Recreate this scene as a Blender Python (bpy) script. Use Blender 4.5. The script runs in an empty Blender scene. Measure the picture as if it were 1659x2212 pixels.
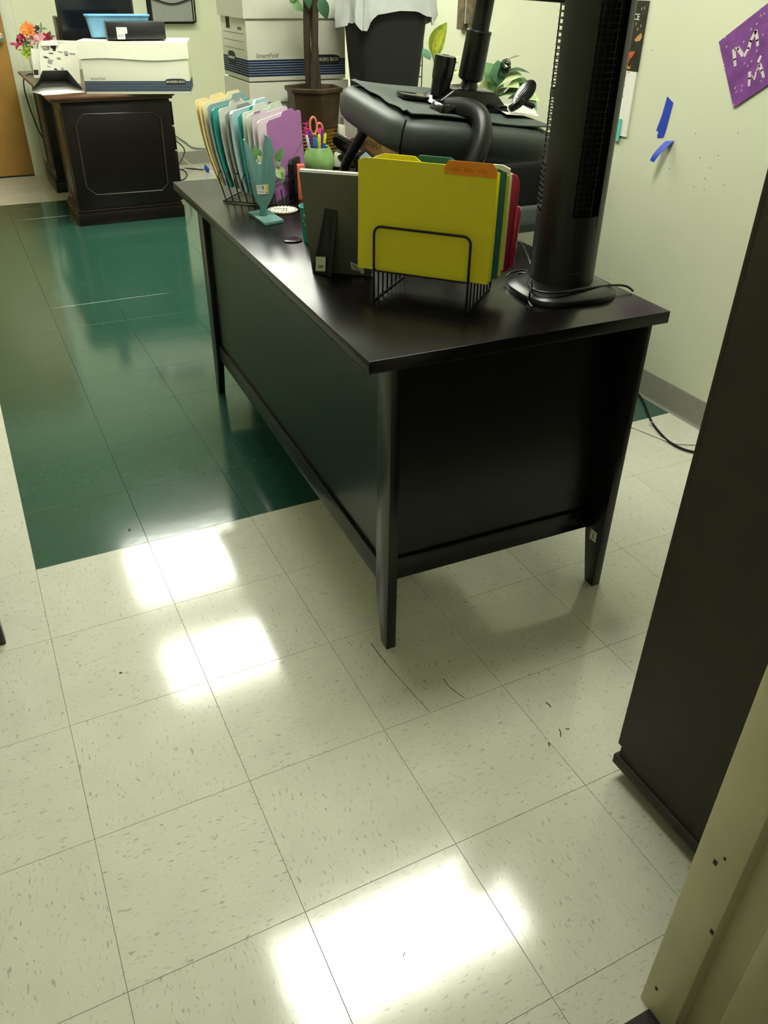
import bpy, bmesh, math, random
from mathutils import Vector, Matrix
random.seed(7)
S = bpy.context.scene
COL = S.collection
# ------------------------------------------------------------------ camera (solved from the 12-inch floor tiles)
IW, IH, FPX = 1659, 2212, 1734.555
CR = Vector((0.896717, -0.442407, 0.013208)); CD = Vector((-0.235529, -0.502237, -0.832036)); CF = Vector((0.374732, 0.74299, -0.554565))
CC = Vector((0.06745, -1.971, 1.36007))
cam_d = bpy.data.cameras.new('camera'); cam = bpy.data.objects.new('camera', cam_d); COL.objects.link(cam)
cam_d.sensor_fit = 'HORIZONTAL'; cam_d.sensor_width = 36.0; cam_d.lens = FPX / IW * 36.0; cam_d.clip_start = 0.02
m = Matrix.Identity(4)
for i in range(3):
    m[i][0] = CR[i]; m[i][1] = -CD[i]; m[i][2] = -CF[i]; m[i][3] = CC[i]
cam.matrix_world = m; S.camera = cam
# ------------------------------------------------------------------ world, exposure
S.view_settings.view_transform = 'Standard'; S.view_settings.look = 'None'
S.view_settings.gamma = 1.0; S.view_settings.use_curve_mapping = False
S.view_settings.exposure = 0.62
LAMP = 15.0                      # radiance of the ceiling diffusers
LAMP_COL = (0.985, 1.0, 0.88, 1)
wd = bpy.data.worlds.new('world'); S.world = wd; wd.use_nodes = True
wd.node_tree.nodes['Background'].inputs[0].default_value = (0.9, 0.9, 0.75, 1)
wd.node_tree.nodes['Background'].inputs[1].default_value = 0.12

# ------------------------------------------------------------------ pixel -> place helpers
def ray(x, y): return CR * ((x - IW / 2) / FPX) + CD * ((y - IH / 2) / FPX) + CF
def PZ(x, y, z): d = ray(x, y); return CC + d * ((z - CC.z) / d.z)
def PY(x, y, Y): d = ray(x, y); return CC + d * ((Y - CC.y) / d.y)
def PX(x, y, X): d = ray(x, y); return CC + d * ((X - CC.x) / d.x)
def PN(x, y, p, n): d = ray(x, y); return CC + d * (n.dot(p - CC) / n.dot(d))

# ------------------------------------------------------------------ materials
def lin(c):
    if isinstance(c, str): c = tuple(int(c[i:i + 2], 16) for i in (0, 2, 4))
    o = []
    for v in c[:3]:
        v = v / 255.0
        o.append(v / 12.92 if v <= .04045 else ((v + .055) / 1.055) ** 2.4)
    return (*o, 1.0)
MATS = {}
def mat(name, col, rough=.5, metal=0.0, spec=.5, var=.06, vscale=40, bump=0.0, bscale=150, trans=0.0, alpha=1.0, coat=0.0, sheen=0.0, emis=None):
    if name in MATS: return MATS[name]
    M = bpy.data.materials.new(name); M.use_nodes = True; nt = M.node_tree; N = nt.nodes; L = nt.links
    b = N['Principled BSDF']
    b.inputs['Roughness'].default_value = rough; b.inputs['Metallic'].default_value = metal
    b.inputs['Specular IOR Level'].default_value = spec
    b.inputs['Coat Weight'].default_value = coat
    b.inputs['Alpha'].default_value = alpha
    if trans: b.inputs['Transmission Weight'].default_value = trans
    if sheen: b.inputs['Sheen Weight'].default_value = sheen
    c = lin(col)
    tc = N.new('ShaderNodeTexCoord')
    nz = N.new('ShaderNodeTexNoise'); nz.inputs['Scale'].default_value = vscale; nz.inputs['Detail'].default_value = 3
    L.new(tc.outputs['Object'], nz.inputs['Vector'])
    rp = N.new('ShaderNodeValToRGB')
    rp.color_ramp.elements[0].position = .3; rp.color_ramp.elements[1].position = .7
    rp.color_ramp.elements[0].color = tuple(max(0, v * (1 - var)) for v in c[:3]) + (1,)
    rp.color_ramp.elements[1].color = tuple(min(1, v * (1 + var)) for v in c[:3]) + (1,)
    L.new(nz.outputs['Fac'], rp.inputs['Fac']); L.new(rp.outputs['Color'], b.inputs['Base Color'])
    if bump:
        n2 = N.new('ShaderNodeTexNoise'); n2.inputs['Scale'].default_value = bscale; n2.inputs['Detail'].default_value = 4
        L.new(tc.outputs['Object'], n2.inputs['Vector'])
        bp = N.new('ShaderNodeBump'); bp.inputs['Strength'].default_value = bump; bp.inputs['Distance'].default_value = .002
        L.new(n2.outputs['Fac'], bp.inputs['Height']); L.new(bp.outputs['Normal'], b.inputs['Normal'])
    if emis:
        b.inputs['Emission Color'].default_value = emis[0]; b.inputs['Emission Strength'].default_value = emis[1]
    MATS[name] = M; return M

def tile_mat(name, base, fleck, fleck2, amt, rough, spec):
    M = bpy.data.materials.new(name); M.use_nodes = True; nt = M.node_tree; N = nt.nodes; L = nt.links
    b = N['Principled BSDF']; b.inputs['Specular IOR Level'].default_value = spec
    tc = N.new('ShaderNodeTexCoord'); oi = N.new('ShaderNodeObjectInfo')
    off = N.new('ShaderNodeVectorMath'); off.operation = 'SCALE'; L.new(oi.outputs['Location'], off.inputs[0]); off.inputs['Scale'].default_value = 3.7
    add = N.new('ShaderNodeVectorMath'); add.operation = 'ADD'; L.new(tc.outputs['Object'], add.inputs[0]); L.new(off.outputs[0], add.inputs[1])
    warp = N.new('ShaderNodeTexNoise'); warp.inputs['Scale'].default_value = 16; L.new(add.outputs[0], warp.inputs['Vector'])
    ws = N.new('ShaderNodeVectorMath'); ws.operation = 'SCALE'; ws.inputs['Scale'].default_value = .03; L.new(warp.outputs['Color'], ws.inputs[0])
    ad2 = N.new('ShaderNodeVectorMath'); ad2.operation = 'ADD'; L.new(add.outputs[0], ad2.inputs[0]); L.new(ws.outputs[0], ad2.inputs[1])
    def flecks(sx, sy, lo, hi, shift):
        mp = N.new('ShaderNodeMapping'); mp.inputs['Scale'].default_value = (sx, sy, 1); mp.inputs['Location'].default_value = (shift, shift, 0)
        L.new(ad2.outputs[0], mp.inputs['Vector'])
        nz = N.new('ShaderNodeTexNoise'); nz.inputs['Scale'].default_value = 1; nz.inputs['Detail'].default_value = 1.5; nz.inputs['Roughness'].default_value = .5
        L.new(mp.outputs[0], nz.inputs['Vector'])
        mr = N.new('ShaderNodeMapRange'); mr.inputs['From Min'].default_value = lo; mr.inputs['From Max'].default_value = hi
        L.new(nz.outputs['Fac'], mr.inputs['Value']); return mr.outputs[0]
    f1 = flecks(60, 190, .62, .72, 3.0); f2 = flecks(50, 130, .66, .72, 11.0); f3 = flecks(9, 14, .3, .7, 5.0)
    mx0 = N.new('ShaderNodeMix'); mx0.data_type = 'RGBA'; mx0.inputs[6].default_value = tuple(v * .94 for v in lin(base)[:3]) + (1,); mx0.inputs[7].default_value = lin(base); L.new(f3, mx0.inputs[0])
    mu = N.new('ShaderNodeMath'); mu.operation = 'MULTIPLY'; mu.inputs[1].default_value = amt; L.new(f1, mu.inputs[0])
    mx1 = N.new('ShaderNodeMix'); mx1.data_type = 'RGBA'; L.new(mu.outputs[0], mx1.inputs[0]); L.new(mx0.outputs[2], mx1.inputs[6]); mx1.inputs[7].default_value = lin(fleck)
    mu2 = N.new('ShaderNodeMath'); mu2.operation = 'MULTIPLY'; mu2.inputs[1].default_value = amt; L.new(f2, mu2.inputs[0])
    mx2 = N.new('ShaderNodeMix'); mx2.data_type = 'RGBA'; L.new(mu2.outputs[0], mx2.inputs[0]); L.new(mx1.outputs[2], mx2.inputs[6]); mx2.inputs[7].default_value = lin(fleck2)
    # each tile a touch lighter or darker
    rr = N.new('ShaderNodeMapRange'); L.new(oi.outputs['Random'], rr.inputs['Value']); rr.inputs['To Min'].default_value = .98; rr.inputs['To Max'].default_value = 1.015
    vm = N.new('ShaderNodeVectorMath'); vm.operation = 'SCALE'; L.new(mx2.outputs[2], vm.inputs[0]); L.new(rr.outputs[0], vm.inputs['Scale'])
    L.new(vm.outputs[0], b.inputs['Base Color'])
    # wax: soft ripples and fine scuffs
    geo = N.new('ShaderNodeNewGeometry')
    wz = N.new('ShaderNodeTexNoise'); wz.inputs['Scale'].default_value = 22; wz.inputs['Detail'].default_value = 3; L.new(geo.outputs['Position'], wz.inputs['Vector'])
    bp = N.new('ShaderNodeBump'); bp.inputs['Strength'].default_value = .1; bp.inputs['Distance'].default_value = .0012; L.new(wz.outputs['Fac'], bp.inputs['Height'])
    L.new(bp.outputs['Normal'], b.inputs['Normal'])
    rz = N.new('ShaderNodeTexNoise'); rz.inputs['Scale'].default_value = 5; rz.inputs['Detail'].default_value = 5; L.new(geo.outputs['Position'], rz.inputs['Vector'])
    rm = N.new('ShaderNodeMapRange'); rm.inputs['To Min'].default_value = rough * .8; rm.inputs['To Max'].default_value = rough * 1.25; L.new(rz.outputs['Fac'], rm.inputs['Value'])
    L.new(rm.outputs[0], b.inputs['Roughness'])
    MATS[name] = M; return M

def banker_mat(name, z0, z1, n):
    """white board with a band of navy printed lines between heights z0 and z1"""
    M = bpy.data.materials.new(name); M.use_nodes = True; nt = M.node_tree; N = nt.nodes; L = nt.links
    b = N['Principled BSDF']; b.inputs['Roughness'].default_value = .75; b.inputs['Specular IOR Level'].default_value = .25
    tc = N.new('ShaderNodeTexCoord'); sp = N.new('ShaderNodeSeparateXYZ'); L.new(tc.outputs['Object'], sp.inputs[0])
    mr = N.new('ShaderNodeMapRange'); mr.inputs['From Min'].default_value = z0; mr.inputs['From Max'].default_value = z1; mr.clamp = False; L.new(sp.outputs['Z'], mr.inputs['Value'])
    def math_(op, a, bb):
        q = N.new('ShaderNodeMath'); q.operation = op
        for i, v in enumerate((a, bb)):
            if isinstance(v, (int, float)): q.inputs[i].default_value = v
            else: L.new(v, q.inputs[i])
        return q.outputs[0]
    t = mr.outputs[0]
    inb = math_('MULTIPLY', math_('GREATER_THAN', t, 0.0), math_('LESS_THAN', t, 1.0))
    fr = math_('FRACT', math_('MULTIPLY', t, float(n)), 0.0)
    line = math_('GREATER_THAN', fr, .13)
    fac = math_('MULTIPLY', inb, line)
    mx = N.new('ShaderNodeMix'); mx.data_type = 'RGBA'; L.new(fac, mx.inputs[0])
    mx.inputs[6].default_value = lin('dcdccb'); mx.inputs[7].default_value = lin('1c3157'); L.new(mx.outputs[2], b.inputs['Base Color'])
    MATS[name] = M; return M

# ------------------------------------------------------------------ mesh building
WM = {}
class B:
    def __init__(s): s.v = []; s.f = []
    def add(s, vs, fs):
        o = len(s.v); s.v += [Vector(v) for v in vs]; s.f += [tuple(i + o for i in f) for f in fs]; return s
    def box(s, lo, hi, M=None):
        x0, y0, z0 = lo; x1, y1, z1 = hi
        vs = [Vector(q) for q in ((x0, y0, z0), (x1, y0, z0), (x1, y1, z0), (x0, y1, z0), (x0, y0, z1), (x1, y0, z1), (x1, y1, z1), (x0, y1, z1))]
        if M: vs = [M @ v for v in vs]
        return s.add(vs, [(3, 2, 1, 0), (4, 5, 6, 7), (0, 1, 5, 4), (1, 2, 6, 5), (2, 3, 7, 6), (3, 0, 4, 7)])
    def hexa(s, lo4, hi4):
        return s.add(list(lo4) + list(hi4), [(3, 2, 1, 0), (4, 5, 6, 7), (0, 1, 5, 4), (1, 2, 6, 5), (2, 3, 7, 6), (3, 0, 4, 7)])
    def prism(s, poly, vec):
        n = len(poly); vec = Vector(vec); a = [Vector(p) for p in poly]; vs = a + [p + vec for p in a]
        return s.add(vs, [tuple(range(n - 1, -1, -1)), tuple(range(n, 2 * n))] + [(i, (i + 1) % n, n + (i + 1) % n, n + i) for i in range(n)])
    def tube(s, pts, r, n=8, closed=False, radii=None, cap=True):
        pts = [Vector(p) for p in pts]; k = len(pts); rings = []; prev = None
        for i, p in enumerate(pts):
            if closed: t = pts[(i + 1) % k] - pts[i - 1]
            else: t = pts[min(i + 1, k - 1)] - pts[max(i - 1, 0)]
            t.normalize()
            if prev is None:
                a = Vector((0, 0, 1)) if abs(t.z) < .9 else Vector((1, 0, 0))
                u = t.cross(a).normalized()
            else: u = (prev - t * prev.dot(t)).normalized()
            prev = u; w = t.cross(u); rad = radii[i] if radii else r
            rings.append([p + (u * math.cos(2 * math.pi * j / n) + w * math.sin(2 * math.pi * j / n)) * rad for j in range(n)])
        vs = [v for q in rings for v in q]; fs = []
        for i in range(k if closed else k - 1):
            i2 = (i + 1) % k
            for j in range(n): fs.append((i * n + j, i * n + (j + 1) % n, i2 * n + (j + 1) % n, i2 * n + j))
        if cap and not closed: fs += [tuple(range(n - 1, -1, -1)), tuple((k - 1) * n + j for j in range(n))]
        return s.add(vs, fs)
    def cyl(s, p0, p1, r0, r1=None, n=20): return s.tube([p0, p1], r0, n, radii=[r0, r0 if r1 is None else r1])
    def lathe(s, prof, c, n=24, M=None, squash=1.0):
        c = Vector(c); vs = []; fs = []
        for r, z in prof:
            for j in range(n):
                a = 2 * math.pi * j / n; v = Vector((r * math.cos(a), r * math.sin(a) * squash, z)); vs.append(c + (M @ v if M else v))
        k = len(prof)
        for i in range(k - 1):
            for j in range(n): fs.append((i * n + j, i * n + (j + 1) % n, (i + 1) * n + (j + 1) % n, (i + 1) * n + j))
        if prof[0][0] > 1e-6: fs.append(tuple(range(n - 1, -1, -1)))
        if prof[-1][0] > 1e-6: fs.append(tuple((k - 1) * n + j for j in range(n)))
        return s.add(vs, fs)
    def sheet(s, fn, nu, nv, th):
        """fn(u,v)->Vector ; a sheet with thickness th"""
        P = [[Vector(fn(i / nu, j / nv)) for j in range(nv + 1)] for i in range(nu + 1)]
        def nrm(i, j):
            a = P[min(i + 1, nu)][j] - P[max(i - 1, 0)][j]; b = P[i][min(j + 1, nv)] - P[i][max(j - 1, 0)]
            q = a.cross(b); return q.normalized() if q.length > 1e-12 else Vector((0, 0, 1))
        A = [P[i][j] + nrm(i, j) * th * .5 for i in range(nu + 1) for j in range(nv + 1)]
        Bk = [P[i][j] - nrm(i, j) * th * .5 for i in range(nu + 1) for j in range(nv + 1)]
        o = len(A); I = lambda i, j: i * (nv + 1) + j; fs = []
        for i in range(nu):
            for j in range(nv):
                q = (I(i, j), I(i + 1, j), I(i + 1, j + 1), I(i, j + 1)); fs.append(q); fs.append(tuple(o + t for t in reversed(q)))
        rim = [(i, 0) for i in range(nu)] + [(nu, j) for j in range(nv)] + [(i, nv) for i in range(nu, 0, -1)] + [(0, j) for j in range(nv, 0, -1)]
        for a, b in zip(rim, rim[1:] + rim[:1]): fs.append((I(*b), I(*a), o + I(*a), o + I(*b)))
        return s.add(A + Bk, fs)
    def obj(s, name, material, parent=None, world=False, bevel=0.0, seg=2, smooth=35, sub=0):
        vs = s.v
        if parent is not None and world:
            inv = WM[parent.name].inverted(); vs = [inv @ v for v in vs]
        me = bpy.data.meshes.new(name); me.from_pydata([tuple(v) for v in vs], [], s.f); me.update()
        bm = bmesh.new(); bm.from_mesh(me)
        bmesh.ops.recalc_face_normals(bm, faces=bm.faces)
        if bevel:
            es = [e for e in bm.edges if len(e.link_faces) == 2 and e.calc_face_angle(0) > .5]
            bmesh.ops.bevel(bm, geom=es, offset=bevel, segments=seg, affect='EDGES', profile=.5, clamp_overlap=True)
        bm.to_mesh(me); bm.free()
        if smooth:
            me.polygons.foreach_set('use_smooth', [True] * len(me.polygons)); me.set_sharp_from_angle(angle=math.radians(smooth))
        me.materials.append(material)
        o = bpy.data.objects.new(name, me); COL.objects.link(o)
        if sub:
            md = o.modifiers.new('sub', 'SUBSURF'); md.levels = sub; md.render_levels = sub
        if parent is not None: o.parent = parent; WM[o.name] = WM[parent.name].copy()
        else: WM[o.name] = Matrix.Identity(4)
        return o
def tag(o, label, cat, group=None):
    o['label'] = label; o['category'] = cat
    if group: o['group'] = group
    return o
def thing(name, label, cat, loc=(0, 0, 0), rz=0.0, group=None, M=None):
    o = bpy.data.objects.new(name, None); COL.objects.link(o); o.empty_display_size = .05
    W = M if M is not None else Matrix.Translation(Vector(loc)) @ Matrix.Rotation(rz, 4, 'Z')
    o.matrix_world = W; WM[o.name] = W.copy(); return tag(o, label, cat, group)
def struct(o): o['kind'] = 'structure'; return o
def anchored(b, name, material, label, cat, group=None, loc=None, **k):
    """one-mesh thing from world-space geometry, origin at its base"""
    if loc is None:
        n = len(b.v); zc = min(v.z for v in b.v)
        loc = Vector((sum(v.x for v in b.v) / n, sum(v.y for v in b.v) / n, zc))
    b.v = [v - Vector(loc) for v in b.v]
    o = b.obj(name, material, **k); o.location = loc; WM[o.name] = Matrix.Translation(loc)
    return tag(o, label, cat, group)
def text_b(body, size, M, b=None, shear=0.0, ext=.0004):
    """lettering as geometry: built in XY of matrix M, centred"""
    cu = bpy.data.curves.new('lettering', 'FONT'); cu.body = body; cu.size = size; cu.align_x = 'CENTER'; cu.align_y = 'CENTER'; cu.shear = shear; cu.resolution_u = 2; cu.extrude = ext
    to = bpy.data.objects.new('lettering', cu); COL.objects.link(to)
    dg = bpy.context.evaluated_depsgraph_get(); me = to.evaluated_get(dg).to_mesh()
    vs = [M @ v.co for v in me.vertices]; fs = [tuple(p.vertices) for p in me.polygons]
    to.evaluated_get(dg).to_mesh_clear(); bpy.data.objects.remove(to); bpy.data.curves.remove(cu)
    b = b or B(); return b.add(vs, fs)
def frame(o, x, y):
    """matrix with origin o, X along x, Y along y (orthonormalised)"""
    x = Vector(x).normalized(); y = Vector(y); y = (y - x * y.dot(x)).normalized(); z = x.cross(y)
    M = Matrix.Identity(4)
    for i in range(3): M[i][0] = x[i]; M[i][1] = y[i]; M[i][2] = z[i]; M[i][3] = o[i]
    return M
def smooth_path(pts, k=6):
    pts = [Vector(p) for p in pts]; out = []
    for i in range(len(pts) - 1):
        p0 = pts[max(i - 1, 0)]; p1 = pts[i]; p2 = pts[i + 1]; p3 = pts[min(i + 2, len(pts) - 1)]
        for j in range(k):
            t = j / k; out.append(.5 * ((2 * p1) + (p2 - p0) * t + (2 * p0 - 5 * p1 + 4 * p2 - p3) * t * t + (3 * p1 - p0 - 3 * p2 + p3) * t ** 3))
    out.append(pts[-1]); return out

# ------------------------------------------------------------------ shared materials
m_wall = mat('wall_paint', 'd4d7bb', .55, var=.02, vscale=3, bump=.05, bscale=90, spec=.3)
m_ceil = mat('ceiling_tile', 'e0e0d2', .9, var=.03, vscale=60, spec=.1)
m_white_tile = tile_mat('vinyl_tile_cream', 'cfcfbe', '95937c', '7c7a66', .5, .10, .7)
m_green_tile = tile_mat('vinyl_tile_green', '2a5143', '2f5a4c', '44705f', .3, .11, 1.0)
m_grout = mat('tile_joint', '46443a', .8, var=.1)
m_base = mat('cove_base_grey', '7f7e70', .5, var=.05)
m_desk = mat('espresso_laminate', '080706', .28, var=.12, vscale=12, spec=.4, bump=.02, bscale=300)
m_desktop = mat('espresso_top', '0d0a09', .24, var=.12, vscale=12, spec=.32, bump=.02, bscale=300)
m_mahog = mat('dark_mahogany', '130a08', .35, var=.2, vscale=14, spec=.35)
m_mahog_edge = mat('worn_mahogany', '4a3222', .4, var=.2, vscale=20)
m_black = mat('black_plastic', '0c0d0d', .38, var=.05)
m_gloss_black = mat('gloss_black', '0a0a0a', .18, var=.05)
m_wire = mat('black_wire', '0b0b0c', .4, metal=.3)
m_vinyl = mat('grey_black_vinyl', '343b37', .5, var=.12, vscale=25, bump=.25, bscale=60)
m_vinyl_dk = mat('shaded_and_piping_vinyl', '040505', .6, spec=.15, var=.1, bump=.1, bscale=80)  # backrest's shade put into the seat vinyl's colour; the piping shares it
m_underfab = mat('seat_under_fabric', '48514b', .75, var=.08, bump=.2, bscale=400)
m_paper = mat('white_paper', 'e4e4da', .8, var=.02, spec=.2)
m_board = mat('white_board', 'dcdccb', .75, var=.02, spec=.25)
m_ink = mat('black_print', '22221f', .7)
m_grey_print = mat('grey_print', '77776c', .8)
m_label = mat('label_paper', 'd8d8c8', .6, var=.02)
m_cream = mat('manila', 'ecd9a0', .7, var=.03)
m_teal = mat('teal_folder', '2f9c93', .6, var=.06)
m_ltblue = mat('light_blue_folder', 'b4d0d4', .65, var=.03)
m_whitefold = mat('white_folder', 'd4d6cc', .65, var=.03)
m_greyfold = mat('grey_folder', '8d9089', .65, var=.03)
m_lav = mat('lavender_paper', 'dccbd9', .65, var=.03)
m_purple = mat('purple_folder', 'b878ba', .6, var=.05, vscale=14)
m_yellow = mat('yellow_folder', 'e0d21e', .6, var=.02, vscale=90)
m_yellow2 = mat('bright_yellow_folder', 'f0e81c', .6, var=.03)
m_bluefold = mat('blue_green_folder', '1f5f6a', .6, var=.12)
m_orange = mat('orange_tab', 'e88a12', .6, var=.03)
m_red = mat('red_clipboard', '9c1030', .3, var=.05)
m_tealwood = mat('teal_painted_wood', '5d8781', .5, var=.06, vscale=30)
m_tealwood_e = mat('teal_painted_edge', '3a6f7c', .5, var=.06)
m_greyback = mat('grey_backing_board', '5c5b50', .7, var=.04, vscale=80)
m_leaf = mat('leaf_green', '66905a', .45, var=.25, vscale=30)
m_leaf_dk = mat('leaf_dark_green', '3a6548', .45, var=.25, vscale=30)
m_leaf_pale = mat('leaf_pale_green', 'b2c68c', .5, var=.25, vscale=50)
m_leaf_var = mat('leaf_yellow_green', 'a9c238', .4, var=.3, vscale=40)
m_stem = mat('stem_green', '4f6b3c', .6)
m_trunk = mat('brown_trunk', '3c3224', .75, var=.3, vscale=25, bump=.4, bscale=60)
m_bronze = mat('bronze_planter', '4b3a26', .45, metal=.2, var=.35, vscale=18, bump=.2, bscale=60)
m_gold = mat('gold_weave', '8a6a2c', .4, metal=.5, var=.3, vscale=60)
m_soil = mat('potting_soil', '1c1712', .95, var=.3)
m_cardboard = mat('brown_cardboard', '98713f', .8, var=.06, vscale=20)
m_bluetape = mat('blue_painters_tape', '2440b4', .6, var=.06)
m_chrome = mat('brushed_metal', 'b8b8ac', .3, metal=1.0)
m_navy = mat('navy_print', '1c3157', .7)

# ------------------------------------------------------------------ the room
XR, YF, YN, XL, ZC = 2.28, 5.38, -1.60, -2.6, 2.60
T = 0.3048
def slab(name, lo, hi, mt): return struct(B().box(lo, hi).obj(name, mt))
floor = slab('floor', (XL, YN - 1.9, -.06), (XR + .12, YF + .12, -.003), m_grout)
slab('wall_right', (XR, YN - .14, -.06), (XR + .12, YF + .12, ZC), m_wall)
slab('wall_left', (XL - .12, YN - .14, -.06), (XL, YF + .12, ZC), m_wall)
slab('ceiling', (XL - .12, YN - 1.9, ZC), (XR + .12, YF + .12, ZC + .1), m_ceil)
DX0, DX1 = .0, .60          # far door
wf = B().box((XL, YF, -.06), (-.36, YF + .12, ZC)).box((.62, YF, -.06), (XR, YF + .12, ZC)).box((-.36, YF, 2.08), (.62, YF + .12, ZC))
struct(wf.obj('wall_far', m_wall))
# near wall with the doorway the picture is taken through
OX0, OX1 = -.24, .76
wn = B().box((XL, YN - .12, -.06), (OX0, YN, ZC)).box((OX1, YN - .12, -.06), (XR, YN, ZC)).box((OX0, YN - .12, 2.1), (OX1, YN, ZC))
struct(wn.obj('wall_near', m_wall))
hl = B().box((XL, YN - 1.9, -.06), (XL + .1, YN - .12, ZC)).box((XR, YN - 1.9, -.06), (XR + .12, YN - .14, ZC)).box((XL, YN - 2.0, -.06), (XR + .12, YN - 1.9, ZC))
struct(hl.obj('wall_hall', m_wall))
# steel door frame on the right of the doorway: face, stop and back reveal
m_jamb = mat('jamb_paint', 'cdc7a0', .45, var=.06, vscale=8)
jb = B().prism([(.737, -1.585, 0), (.737, -1.651, 0), (.755, -1.651, 0), (.755, -1.704, 0), (.737, -1.704, 0), (.737, -1.76, 0), (.80, -1.76, 0), (.80, -1.585, 0)], (0, 0, 2.12))
jo = struct(jb.obj('trim_doorway', m_jamb, bevel=.002))
m_mark = mat('scuff_mark', '3a3524', .8)
for (px, py, r) in ((1545, 1863, .003), (1566, 1855, .0018), (1538, 2013, .003), (1418, 2135, .0025)):
    p = PX(px, py, .737); B().box((-.0006, -r, -r * 1.5), (0, r, r * 1.5)).obj('scuff', m_mark, jo, bevel=.0002).location = p
m_rubber = mat('dark_threshold', '27251f', .6, var=.15, bump=.3, bscale=200)
struct(B().box((OX0, -1.78, -.003), (.737, -1.606, .004)).obj('trim_threshold', m_rubber, bevel=.001))
m_hall = mat('hall_floor', '55503f', .6, var=.1)
struct(B().box((XL + .1, YN - 1.9, -.003), (XR, -1.72, .0)).obj('floor_hall', m_hall))

# floor tiles: one object each where the picture can see them
tile_cache = {}
def tile_mesh(sx, sy, mt):
    key = (round(sx, 4), round(sy, 4), mt.name)
    if key not in tile_cache:
        b = B(); g = .0003; c = .0004; hx, hy = sx / 2 - g, sy / 2 - g
        lo = [(-hx, -hy, -.003), (hx, -hy, -.003), (hx, hy, -.003), (-hx, hy, -.003)]
        mi = [(x, y, -.0006) for x, y, _ in lo]
        hi = [(math.copysign(abs(x) - c, x), math.copysign(abs(y) - c, y), 0) for x, y, _ in lo]
        fs = [(8, 9, 10, 11)] + [(i, (i + 1) % 4, 4 + (i + 1) % 4, 4 + i) for i in range(4)] + [(4 + i, 4 + (i + 1) % 4, 8 + (i + 1) % 4, 8 + i) for i in range(4)]
        me = bpy.data.meshes.new('tile'); me.from_pydata(lo + mi + hi, [], fs); me.update(); me.materials.append(mt); tile_cache[key] = me
    return tile_cache[key]
ys = [-1.606] + [j * T for j in range(-5, 15)] + [4.43, 4.735, 5.04, 5.345]
ys2 = ys[1:] + [YF]
xs = [(i * T, (i + 1) * T) for i in range(-2, 7)] + [(7 * T, XR)]
for ci, (x0, x1) in enumerate(xs):
    for rj, (y0, y1) in enumerate(zip(ys, ys2)):
        green = x0 >= -.01 and -.01 <= y0 and y1 <= 4.44
        full = abs(x1 - x0 - T) < .001 and abs(y1 - y0 - T) < .001
        o = bpy.data.objects.new('tile', tile_mesh(x1 - x0, y1 - y0, m_green_tile if green else m_white_tile)); COL.objects.link(o)
        o.parent = floor; o.location = ((x0 + x1) / 2, (y0 + y1) / 2, 0)
        if full and (ci + rj) % 2: o.rotation_euler.z = math.pi / 2
fb = B()
x = -2 * T
while x > XL:
    xa = max(x - T, XL)
    for y0, y1 in zip(ys, ys2): fb.box((xa + .0006, y0 + .0006, -.003), (x - .0006, y1 - .0006, 0))
    x -= T
o = fb.obj('tile_field', m_white_tile, floor); o['kind'] = 'stuff'
# cracks and gouges in the cream tiles
m_crack = mat('crack_dirt', '4a4632', .9)
def crack(pts, r): 
    q = [PZ(px, py, .0002) for px, py in pts]
    b = B()
    for a, c in zip(q, q[1:]):
        d = (c - a).normalized(); n = Vector((-d.y, d.x, 0)) * r
        b.hexa([a - n, c - n * .8, c + n * .8, a + n], [v + Vector((0, 0, .0004)) for v in (a - n, c - n * .8, c + n * .8, a + n)])
    b.obj('crack', m_crack, floor, smooth=0)
crack([(801, 1389), (812, 1405), (838, 1438)], .0009); crack([(838, 1438), (880, 1485), (905, 1513), (928, 1537)], .0006)
crack([(957, 1466), (972, 1485), (992, 1500), (1004, 1508)], .0008)
crack([(1179, 1517), (1183, 1520), (1185, 1521), (1190, 1528)], .0016); crack([(1208, 1575), (1211, 1582), (1211, 1592)], .0014)
crack([(1222, 1573), (1226, 1576), (1230, 1574)], .0014); crack([(1185, 1604), (1187, 1612)], .0018)
crack([(258, 1453), (264, 1454)], .0024); crack([(279, 1142), (280, 1147)], .0035); crack([(871, 2066), (875, 2056)], .0006)

# cove base boards
def cove(name, p0, p1, n):
    p0, p1, n = Vector(p0), Vector(p1), Vector(n)
    prof = [(0, 0), (.016, 0), (.010, .004), (.006, .012), (.005, .098), (.003, .102), (0, .102)]
    b = B().prism([p0 + n * a + Vector((0, 0, z)) for a, z in prof], p1 - p0); return struct(b.obj(name, m_base))
cove('baseboard_right', (XR, YN, 0), (XR, YF, 0), (-1, 0, 0))
cove('baseboard_far', (.70, YF, 0), (XR, YF, 0), (0, -1, 0))
cove('baseboard_near', (.80, YN, 0), (XR, YN, 0), (0, 1, 0))
# marks on the right wall
m_spk = mat('wall_speck', '5c5a40', .9)
wr = bpy.data.objects['wall_right']
for px, py in ((1512, 341), (1534, 363), (1523, 386), (1563, 400), (1552, 336), (1499, 403), (1521, 409), (1446, 364), (1349, 588), (1316, 603), (1408, 108), (1594, 287), (1503, 288)):
    p = PX(px, py, XR); r = .0016
    B().box((-.0005, -r, -r), (.0, r, r)).obj('speck', m_spk, wr, smooth=0).location = p

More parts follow.
